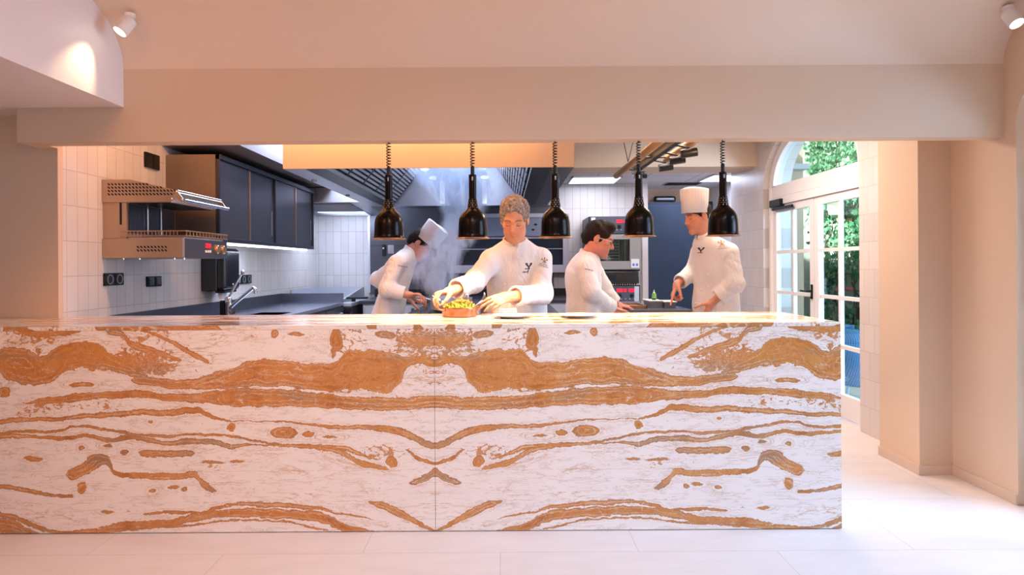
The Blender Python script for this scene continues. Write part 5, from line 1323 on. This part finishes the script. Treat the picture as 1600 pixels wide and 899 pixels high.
    # ---- clothes
    def build_jacket(s, hem=.20, fold=.0045, h=.0075, cuff=(.30, .24), sleeve=1.0, collar=True, front=.0):
        sl = []
        for arm, cf in ((s.armR, cuff[0]), (s.armL, cuff[1])):
            e, w = arm[1], arm[2]; d = unit(w - e); end = w - d * cf * np.linalg.norm(w - e) * .5; sl.append((arm[0], e, end, d))
        nk = unit(s.c + s.u * -.06 * s.k + s.f * -.02 - s.neck); R = s.tr
        hemp = s.pel - s.tup * hem
        def torso(p):
            d = flatcap(p, hemp, s.pel + s.tup * .10, .192 * s.w, .170 * s.w, s.tf, .66)
            d = smin(d, flatcap(p, s.pel + s.tup * .10, s.chest, .170 * s.w, .180 * s.w, s.tf, .64), .06)
            top = s.neck - s.tup * .045
            d = smin(d, flatcap(p, s.chest, top, .165 * s.w, .085, s.tf, .66), .06)
            for arm in (s.armR, s.armL): d = smin(d, cap(p, s.neck - s.tup * .030 + (arm[0] - s.neck) * .22, arm[0] - s.tup * .012, .052, .056), .07)
            d = smax(d, -((p - hemp) @ s.tup), .01)
            # front overlap of the double-breasted jacket: a shallow step
            q = p - s.chest; fx = q @ R; fy = q @ s.tf
            d = d - .0035 * np.clip((fx + .075) / .006, 0, 1) * np.clip((fy - .02) / .03, 0, 1)
            return d
        def fn(p):
            d = torso(p); d = d + fold * .75 * ripple(p * A3((1, 1, .7)), s.seed, 20)
            for i, (a, e, w, dr) in enumerate(sl):
                ax = unit(w - a)
                v = smin(cap(p, a - s.tup * .022, e, .064 * sleeve, .061 * sleeve), cap(p, e, w, .060 * sleeve, .053 * sleeve), .03)
                # creases run round the sleeve, strongest at the elbow
                am = fold * (.55 + .9 * np.exp(-(np.linalg.norm(p - e, axis=1) / .09) ** 2))
                ph = (p @ dr) * 62 + 1.6 * ripple(p, s.seed + 5 + i, 22, False) + (p @ s.tr) * 25
                v = v + am * (1 - 2 * np.abs(np.sin(ph * .5))) * .55 + fold * .4 * ripple(p, s.seed + 9 + i, 36)
                cu = cap(p, w - dr * .055, w + dr * .02, .059 * sleeve, .060 * sleeve); v = smin(v, smax(cu, np.abs((p - w + dr * .03) @ dr) - .034, .004), .006)   # turned-back cuff
                v = smax(v, (p - w) @ dr, .003)
                v = smax(v, -smax(cap(p, w - dr * .02, w + dr * .05, .044, .047), -((p - w + dr * .025) @ dr), .003), .003)
                d = smin(d, v, .028)
            if collar:
                q = p - s.neck; t = q @ nk; rad = np.linalg.norm(q - np.outer(t, nk), axis=1); fz = unit(s.f - nk * (s.f @ nk)); fo = (q @ fz)
                H = .030 - .012 * np.clip(fo / .05, 0, 1)
                rr = .066 + .004 * np.clip(t / .04, -1, 1)
                c = np.maximum(np.abs(rad - rr) - .0065, np.abs(t - .008) - H)
                c = smax(c, .008 - np.maximum(np.abs((q - np.outer(t, nk)) @ np.cross(fz, nk)), (-fo) * 2) - .0, .004) if True else c
                hole = cap(p, s.neck - nk * .03, s.neck + nk * .08, .060, .064)
                d = smax(d, -hole, .008); d = smin(d, c, .004)
            return d
        al = np.vstack([hemp, s.pel, s.neck, *s.armR, *s.armL])
        V, F = polygonise(fn, al.min(0) - .24, al.max(0) + .20, h)
        s.jacket = np_mesh('jacket', [(V, F)], M['jacket'], s.root)
        s.bvh = BVHTree.FromPolygons([Vector(v) for v in V], F.tolist())
    def build_legs(s, m='trousers', apron=False, shoes='dark'):
        hip = s.tr * .085
        def tr(p):
            d = flatcap(p, s.pel - s.tup * .02, s.pel + s.tup * .06, .155 * s.w, .15 * s.w, s.tf, .66)
            for sg, ft in ((1, s.feet[0]), (-1, s.feet[1])):
                h0 = s.pel + hip * sg - A3((0, 0, .03)); a = ft + A3((0, 0, .10)); k = (h0 + a) / 2 + s.tf * .03
                v = smin(cap(p, h0, k, .088, .068), cap(p, k, a, .066, .060), .03); v = smax(v, ft[2] + .055 - p[:, 2], .008); d = smin(d, v, .025)
            return d + .003 * ripple(p, s.seed + 40, 30)
        al = np.vstack([s.pel, s.feet[0], s.feet[1]]); V, F = polygonise(tr, al.min(0) - .2, al.max(0) + .2, .011); np_mesh('trousers', [(V, F)], m, s.root)
        for ft in s.feet:
            dr = unit(A3((s.tf[0], s.tf[1], 0)))
            def sh(p, ft=ft, dr=dr):
                d = cap(p, ft + A3((0, 0, .045)) - dr * .05, ft + A3((0, 0, .032)) + dr * .15, .046, .038); d = smin(d, cap(p, ft + A3((0, 0, .05)), ft + A3((0, 0, .09)), .048, .05), .03); return smax(d, .002 - p[:, 2], .004)
            V, F = polygonise(sh, ft - .26, ft + .26, .008); np_mesh('shoe', [(V, F)], shoes, s.root)
        if apron:
            def ap(p):
                d = np.abs(flatcap(p, s.pel - A3((0, 0, .42)), s.pel + s.tup * .12, .19 * s.w, .178 * s.w, s.tf, .66) - .004) - .003
                d = smax(d, .12 * -1 + (-(p - s.pel) @ s.tf), .005); d = smax(d, (s.pel[2] - .40) - p[:, 2], .004); d = smax(d, p[:, 2] - (s.pel[2] + .13), .004)
                return d + .004 * ripple(p * A3((1, 1, .2)), s.seed + 60, 34)
            V, F = polygonise(ap, s.pel - A3((.32, .32, .5)), s.pel + A3((.32, .32, .25)), .0075); np_mesh('apron', [(V, F)], 'apron', s.root)
    def build_hair(s, puff=.010, curl=.004, kf=90, quiff=0, line=.062, low=-.060, h=.0034):
        a, b = s.haircol
        def fn(p):
            q = s.loc(p); m = q.copy(); m[:, 0] = np.abs(m[:, 0])
            d = ell(q, (0, -.014, .040), (.074 + puff, .094 + puff, .085 + puff))
            d = smin(d, cap(q, (0, -.075, -.01), (0, -.066, low), .045, .034), .03)
            if quiff: d = smin(d, ell(q, (.005, .050, .098), (.052, .044, .026 + quiff)), .025)
            d = d + curl * ripple(q, s.seed + 70, kf, False) * .6
            wig = .006 * ripple(q, s.seed + 75, 150, False)
            face = ell(q, (0, .118, line - .112), (.078, .088, .108)) + wig; d = smax(d, -face, .014)
            d = smax(d, -cap(m, (.085, -.006, -.012), (.085, .000, .012), .024, .018), .006)
            d = smax(d, -(cap(m, (.07, .045, -.08), (.085, .012, -.055), .045, .030)), .008)
            d = smax(d, low - q[:, 2], .012)
            return d * s.k
        V, F = biggest(*polygonise(fn, s.c - .17, s.c + .20, h)); np_mesh('hair', [(V, F)], hair_mat('hair_' + a.strip('#'), a, b), s.root)
    def build_hat(s, base, axis, R=.098, H=.19, flare=1.06):
        ax = Vector(unit(axis)); c = Vector(base); a = ax.orthogonal().normalized(); b = ax.cross(a); n = 144
        prof = [(0, 1.0, 0), (.42, 1.005, 0), (.425, 1.012, .3), (.6, 1.02, 1), (.95, flare, 1), (1.0, flare * .985, 1.2), (1.02, flare * .90, 1.6), (1.01, flare * .6, 2.0), (.99, .25, .8), (.985, .001, 0)]
        vs = []; fs = []
        for (h, r, pl) in prof:
            for j in range(n):
                t = 2 * PI * j / n; rr = R * r * (1 + .018 * pl * (abs(math.sin(t * 13 + .4 * math.sin(3 * t))) - .5)); vs.append(c + ax * (H * h + .004 * pl * math.sin(t * 2 + 1)) + (a * math.cos(t) + b * math.sin(t)) * rr)
        k = len(prof)
        for i in range(k - 1):
            for j in range(n): fs.append((i * n + j, i * n + (j + 1) % n, (i + 1) * n + (j + 1) % n, (i + 1) * n + j))
        mb = MB(); mb.add(vs, fs, True)
        o = mb.build('chef_hat', 'hat', s.root, angle=60); md = o.modifiers.new('cloth', 'SOLIDIFY'); md.thickness = .002; return o
    # ---- marks sewn on the jacket: flat shapes laid on the cloth
    def lay(s, mb, o, ex, ey, look, name, m, off=.0016):
        """place the flat drawing mb (x, y in metres) at world point o, axes ex, ey, pressed on the jacket along look"""
        o, ex, ey, look = Vector(o), Vector(ex).normalized(), Vector(ey).normalized(), Vector(look).normalized()
        out = []
        for v in mb.v:
            p = o + ex * v.x + ey * v.y - look * .35
            hit = s.bvh.ray_cast(p, look, 1.0)
            out.append((hit[0] - look * off) if hit[0] is not None else p + look * .35)
        mb.v = out; return mb.build(name, m, s.jacket, fixn=False)
    def buttons(s, pts, look, r=.0055):
        mb = MB(); look = Vector(look).normalized()
        for p in pts:
            h = s.bvh.ray_cast(Vector(p) - look * .3, look, 1.0)
            if h[0] is not None: mb.lathe(h[0] - look * .001, [(0, .005), (r * .8, .005), (r, .003), (r, 0)], 14, -look)
        if mb.v: mb.build('buttons', 'white_pl', s.jacket)
def strokes(lines, w):
    mb = MB()
    for ln in lines:
        for a, b in zip(ln[:-1], ln[1:]):
            a, b = Vector((*a, 0)), Vector((*b, 0)); d = (b - a); L = max(d.length, 1e-6); d /= L; n = Vector((-d.y, d.x, 0)) * w / 2
            k = max(1, int(L / .004))
            for i in range(k):
                p, q = a.lerp(b, i / k) - (d * w * .3 if i == 0 else d * 0), a.lerp(b, (i + 1) / k) + (d * w * .3 if i == k - 1 else d * 0)
                mb.add([p - n, q - n, q + n, p + n], [(0, 1, 2, 3)])
    return mb
def antlers(sz):
    L = [[(0, -.5), (-.07, -.12), (-.26, .08), (-.40, .22), (-.46, .42)], [(-.26, .08), (-.20, .36)], [(-.40, .22), (-.30, .46)], [(-.07, -.12), (-.12, .12)]]
    L += [[(-x, y) for x, y in l] for l in L]
    return strokes([[(x * sz, y * sz) for x, y in l] for l in L], sz * .13)
def fleur(sz):
    L = [[(0, -.45), (0, .1), (-.07, .3), (0, .55), (.07, .3), (0, .1)], [(-.08, -.1), (-.3, .1), (-.42, .3), (-.55, .2), (-.5, .02), (-.38, .05)], [(-.22, -.16), (.22, -.16)], [(-.06, -.2), (-.22, -.42), (-.34, -.36)]]
    L += [[(-x, y) for x, y in l] for l in L]
    return strokes([[(x * sz, y * sz) for x, y in l] for l in L], sz * .12)
def lettering(txt, h):
    cu = bpy.data.curves.new('lettering', 'FONT'); cu.body = txt; cu.size = h * 1.35; cu.align_x = 'CENTER'; cu.resolution_u = 2
    o = bpy.data.objects.new('lettering', cu); COL.objects.link(o); dg = bpy.context.evaluated_depsgraph_get(); me = o.evaluated_get(dg).to_mesh()
    mb = MB(); mb.add([Vector((v.co.x, v.co.y, 0)) for v in me.vertices], [tuple(p.vertices) for p in me.polygons]); o.evaluated_get(dg).to_mesh_clear()
    bpy.data.objects.remove(o); bpy.data.curves.remove(cu); return mb
CURL = lambda a, b, c: [(a, b, c)] * 4
def ground(px, Y, x=0): v = P(px, 414, Y); return (v.x + x, Y, 0)

# ------------------------------------------------------------------ grey-haired chef plating at the counter
c1 = Person('person with short grey curls in white chef jacket plating over the copper dish',
    P(804, 343, 3.86), (-.10, -.90, -.42), (-.03, -.42, .90), (P(808, 506, 4.02), P(807, 432, 3.99), P(804.5, 381, 3.935)), (-.10, -1, -.05),
    (P(767, 403, 3.93), P(741, 441, 3.76), P(707, 455, 3.57)), (P(846, 400, 3.95), P(847, 459, 3.86), P(797, 464, 3.61)),
    dict(d=(-.80, -.50, -.12), n=(.15, -.15, -1), curls=[(.75, .7, .5), (.8, .75, .5), (.85, .8, .5), (.9, .8, .5)], thumb=(.75, .30, .65), tbend=.25, size=.96),
    dict(d=(-.82, -.50, -.20), n=(0, .80, -.55), curls=[(.30, .35, .2), (.32, .35, .25), (.4, .4, .3), (.5, .5, .3)], thumb=(.85, .28, .30), tbend=.2, size=.98),
    (ground(775, 4.05), ground(838, 4.05)), scale=1.05, hair=('#544a44', '#c4bbb3'), seed=11, width=.98)
c1.build_body('#e2a582'); c1.build_jacket(cuff=(.34, .30), hem=.16); c1.build_legs()
c1.build_hair(puff=.011, curl=.0075, kf=150, line=.090)
lk = (0, 1, 0)
c1.lay(antlers(.040), P(827, 416, 3.8), (1, 0, .03), (0, 0, 1), lk, 'antler_emblem', 'thread_dark')
c1.lay(strokes([[(-.014, 0), (-.006, .002), (.003, -.001), (.014, .003)]], .005), P(824.5, 420.5, 3.8), (1, 0, .05), (0, 0, 1), lk, 'name_script', 'thread_dark')
c1.lay(strokes([[(-.018, -.001), (-.012, .002), (-.006, -.002), (0, .002), (.005, -.001)], [(.010, -.008), (.014, .008)], [(.010, .004), (.018, .009)]], .005), P(822, 425.5, 3.8), (1, 0, .06), (0, 0, 1), lk, 'name_script', 'thread_dark')
c1.lay(fleur(.034), P(852, 407, 3.8), (1, 0, -.15), (.1, 0, 1), lk, 'sleeve_crest', 'thread_gold')
c1.lay(lettering('RELAIS &', .0085), P(850, 414.2, 3.8), (1, 0, -.30), (.25, 0, 1), lk, 'sleeve_lettering', 'thread_dark')
c1.lay(lettering('CHATEAUX', .0085), P(849.5, 417.2, 3.8), (1, 0, -.30), (.25, 0, 1), lk, 'sleeve_lettering', 'thread_dark')
c1.buttons([P(786, 404, 3.7), P(815, 404, 3.7), P(787, 424, 3.7), P(814, 424, 3.7), P(788, 446, 3.7), P(813, 446, 3.7)], lk)

# ------------------------------------------------------------------ cook bent over the range in the steam
c2 = Person('person in white chef jacket and tall white hat bent over the pan in rising steam',
    P(657, 382, 5.30), (.77, -.12, -.62), (.64, 0, .77), (P(603, 497, 5.32), P(621, 430, 5.32), P(642, 396, 5.30)), (.88, -.12, -.25),
    (P(621, 408, 5.15), P(604, 452, 5.08), P(636, 461, 5.10)), (P(627, 408, 5.47), P(590, 437, 5.55), P(640, 467, 5.40)),
    dict(d=(.95, -.02, .02), n=(.1, -.25, -1), curls=[(.5, .6, .4), (.55, .65, .4), (.6, .7, .4), (.6, .7, .4)], thumb=(.7, .4, .5)),
    dict(d=(.95, 0, -.1), n=(0, .3, -1), curls=CURL(.5, .6, .4)), (ground(600, 5.2), ground(600, 5.42)), scale=1.0, hair=('#120b09', '#2c1d17'), seed=23, width=.93)
c2.build_body('#e6ab96'); c2.build_jacket(cuff=(.30, .3), hem=.14, fold=.0055); c2.build_legs()
c2.build_hair(puff=.006, curl=.002, line=.05); c2.build_hat(P(666, 378, 5.30), (.64, -.04, .77), R=.100, H=.165, flare=1.04)
c2.lay(strokes([[(-.026 + i * .0085, 0), (-.022 + i * .0085, .003 * (-1) ** i)] for i in range(7)], .004), P(626.5, 416.5, 5.05), (1, 0, -.28), (.28, 0, 1), lk, 'sleeve_lettering', 'thread_dark')
c2.buttons([P(634, 420, 5.2), P(635, 440, 5.2), P(634, 460, 5.2)], (-.3, 1, 0))

# ------------------------------------------------------------------ cook with glasses by the ovens
c3 = Person('person with dark hair and glasses in white jacket leaning before the ovens',
    P(935, 374, 4.66), (.90, -.18, -.34), (.30, -.02, .95), (P(910, 508, 4.72), P(911, 432, 4.70), P(918, 402, 4.68)), (.90, .22, -.10),
    (P(915, 414, 4.54), P(924, 456, 4.50), P(957, 483, 4.66)), (P(926, 412, 4.86), P(944, 452, 4.93), P(962, 476, 4.95)),
    dict(d=(.93, .15, -.22), n=(0, -.1, -1), curls=CURL(.2, .25, .2)), dict(d=(.95, 0, -.2), n=(0, .2, -1), curls=CURL(.3, .3, .2)),
    (ground(900, 4.6), ground(905, 4.85)), scale=1.04, hair=('#0d0705', '#2e1a12'), seed=37, width=.98)
c3.build_body('#d9907a'); c3.build_jacket(cuff=(.16, .25), hem=.14); c3.build_legs()
c3.build_hair(puff=.010, curl=.004, kf=80, quiff=.012, line=.076)
g = MB()
for sx in (-1, 1):
    pts = [c3.world((sx * (.034 + .021 * math.cos(t)), .104 - .010 * abs(.034 + .021 * math.cos(t)) / .05, .000 + .016 * math.sin(t))) for t in [2 * PI * i / 20 for i in range(21)]]
    g.tube(pts, .0020, 6)
g.tube([c3.world((-.012, .112, .004)), c3.world((0, .116, .007)), c3.world((.012, .112, .004))], .0018, 6)
gl = g.build('glasses', mat('glasses_rim', '#2a1e1a', .3), c3.root)
t = MB()
for sx in (-1, 1): t.tube([c3.world((sx * .056, .096, .006)), c3.world((sx * .078, .05, .006)), c3.world((sx * .083, -.004, .004))], .0024, 6)
t.build('glasses_temples', mat('pale_temple', '#e9dccb', .3), gl)
c3.lay(strokes([[(-.026 + i * .0088, -.0002 * (i - 2) ** 2), (-.0215 + i * .0088, .0022 * (-1) ** i - .0002 * (i - 2) ** 2)] for i in range(7)], .0042), P(920.5, 421.5, 4.45), (1, 0, -.2), (.2, 0, 1), lk, 'sleeve_lettering', 'thread_dark')
c3.buttons([P(941, 430, 4.6), P(943, 445, 4.6)], (-.5, 1, 0))

# ------------------------------------------------------------------ pointing chef in a tall hat
c4 = Person('person in tall upright white hat and white jacket pointing at food containers',
    P(1091, 339, 4.82), (-.93, -.26, -.22), (-.20, -.02, .97), (P(1122, 500, 4.86), P(1118, 418, 4.85), P(1102, 371, 4.83)), (-.78, -.60, -.06),
    (P(1093, 391, 4.99), P(1082, 426, 5.04), P(1058, 444, 4.92)), (P(1139, 391, 4.70), P(1149, 444, 4.66), P(1113, 473, 4.74)),
    dict(d=(-.42, -.18, -.88), n=(.82, -.10, -.50), curls=[(.05, .08, .05), (1.0, 1.1, .6), (1.1, 1.15, .6), (1.15, 1.1, .6)], thumb=(.75, .35, .55), tbend=.3),
    dict(d=(-.50, .05, -.86), n=(-.5, .6, .35), curls=CURL(.35, .4, .3)),
    (ground(1112, 5.0), ground(1130, 4.72)), scale=1.0, hair=('#160d0a', '#3a261c'), seed=51, width=1.0)
c4.build_body('#e0a083'); c4.build_jacket(cuff=(.32, .62), hem=.10); c4.build_legs(apron=True)
c4.build_hair(puff=.006, curl=.002, line=.05); c4.build_hat(P(1085.5, 333, 4.82), (-.03, -.05, 1), R=.099, H=.182, flare=1.05)
nv = (-.1, 1, 0)
c4.lay(antlers(.036), P(1108, 389.5, 4.6), (.9, -.1, 0), (0, 0, 1), lk, 'antler_emblem', 'thread_dark')
c4.lay(strokes([[(-.012, 0), (-.004, .0015), (.004, -.001), (.012, .001)]], .004), P(1107.5, 394.5, 4.6), (1, 0, 0), (0, 0, 1), lk, 'name_script', 'thread_dark')
c4.lay(fleur(.044), P(1134.5, 379, 4.6), (1, 0, .05), (0, 0, 1), lk, 'sleeve_crest', 'thread_gold')
c4.lay(lettering('RELAIS &', .010), P(1135.5, 385.8, 4.6), (1, 0, .12), (-.1, 0, 1), lk, 'sleeve_lettering', 'thread_dark')
c4.lay(lettering('CHATEAUX', .010), P(1136, 388.6, 4.6), (1, 0, .12), (-.1, 0, 1), lk, 'sleeve_lettering', 'thread_dark')
c4.buttons([P(1092, 399, 4.6), P(1091, 418, 4.6), P(1092, 436, 4.6), P(1093, 455, 4.6), P(1106, 410, 4.6), P(1105, 430, 4.6), P(1106, 450, 4.6)], (.35, 1, 0))
# ================================================================== STEAM
def steam():
    t = NT('steam'); p = t.pos(); sx = t.n('ShaderNodeSeparateXYZ'); t.l(p, sx.inputs[0])
    path = [(.95, -.50, .11), (1.08, -.53, .16), (1.22, -.56, .22), (1.38, -.46, .19), (1.60, -.34, .18), (1.80, -.34, .26), (2.0, -.40, .40), (2.2, -.42, .44)]
    def curve(i):
        fc = t.n('ShaderNodeFloatCurve'); cm = fc.mapping; cm.use_clip = False; c = cm.curves[0]
        pts = [(q[0] / 2.4, q[i] + 1) for q in path]; c.points[0].location = pts[0]; c.points[1].location = pts[-1]
        for a in pts[1:-1]: c.points.new(*a)
        cm.extend = 'HORIZONTAL'; cm.update(); t.l(t.math('DIVIDE', sx.outputs[2], 2.4), fc.inputs[1]); return t.math('SUBTRACT', fc.outputs[0], 1.0)
    cx, rr = curve(1), curve(2); Y0 = 5.02
    wob = t.math('MULTIPLY', t.math('SUBTRACT', t.noise(t.mapping(p, (1, 1, .6)), 5, 3, .6, .6), .5), .28)
    dx = t.math('ADD', t.math('SUBTRACT', sx.outputs[0], cx), wob); dy = t.math('SUBTRACT', sx.outputs[1], Y0)
    r2 = t.math('DIVIDE', t.math('SQRT', t.math('ADD', t.math('MULTIPLY', dx, dx), t.math('MULTIPLY', dy, dy))), rr)
    fall = t.math('SUBTRACT', 1.0, r2, clamp=True)
    n = t.noise(t.mapping(p, (1, 1, .5)), 9, 6, .66, 1.6); n = t.math('MULTIPLY', t.math('SUBTRACT', n, .43, clamp=True), 4.6)
    zt = t.math('MULTIPLY', t.math('SUBTRACT', 2.2, sx.outputs[2], clamp=True), 6.0, clamp=True)
    den = t.math('MULTIPLY', t.math('MULTIPLY', t.math('MULTIPLY', fall, n), zt), 48)
    v = t.n('ShaderNodeVolumePrincipled'); v.inputs['Color'].default_value = (.72, .84, 1.0, 1); t.l(den, v.inputs['Density']); v.inputs['Anisotropy'].default_value = .2
    t.l(v.outputs[0], t.out.inputs['Volume'])
    mb = MB(); n = 28; vs = []; fs = []
    for (z, x, r) in path:
        for j in range(n): a = 2 * PI * j / n; vs.append((x + (r + .12) * math.cos(a), Y0 + (r * .98) * math.sin(a), z))
    k = len(path)
    for i in range(k - 1):
        for j in range(n): fs.append((i * n + j, i * n + (j + 1) % n, (i + 1) * n + (j + 1) % n, (i + 1) * n + j))
    fs.append(tuple(range(n))); fs.append(tuple((k - 1) * n + j for j in range(n)))
    mb.add(vs, fs); o = mb.build('steam', t.m, None, loc=(-.5, Y0, 1.0))
    tag(o, 'bluish white steam rising from the pan past the bent cook into the hood', 'steam', kind='stuff')
steam()
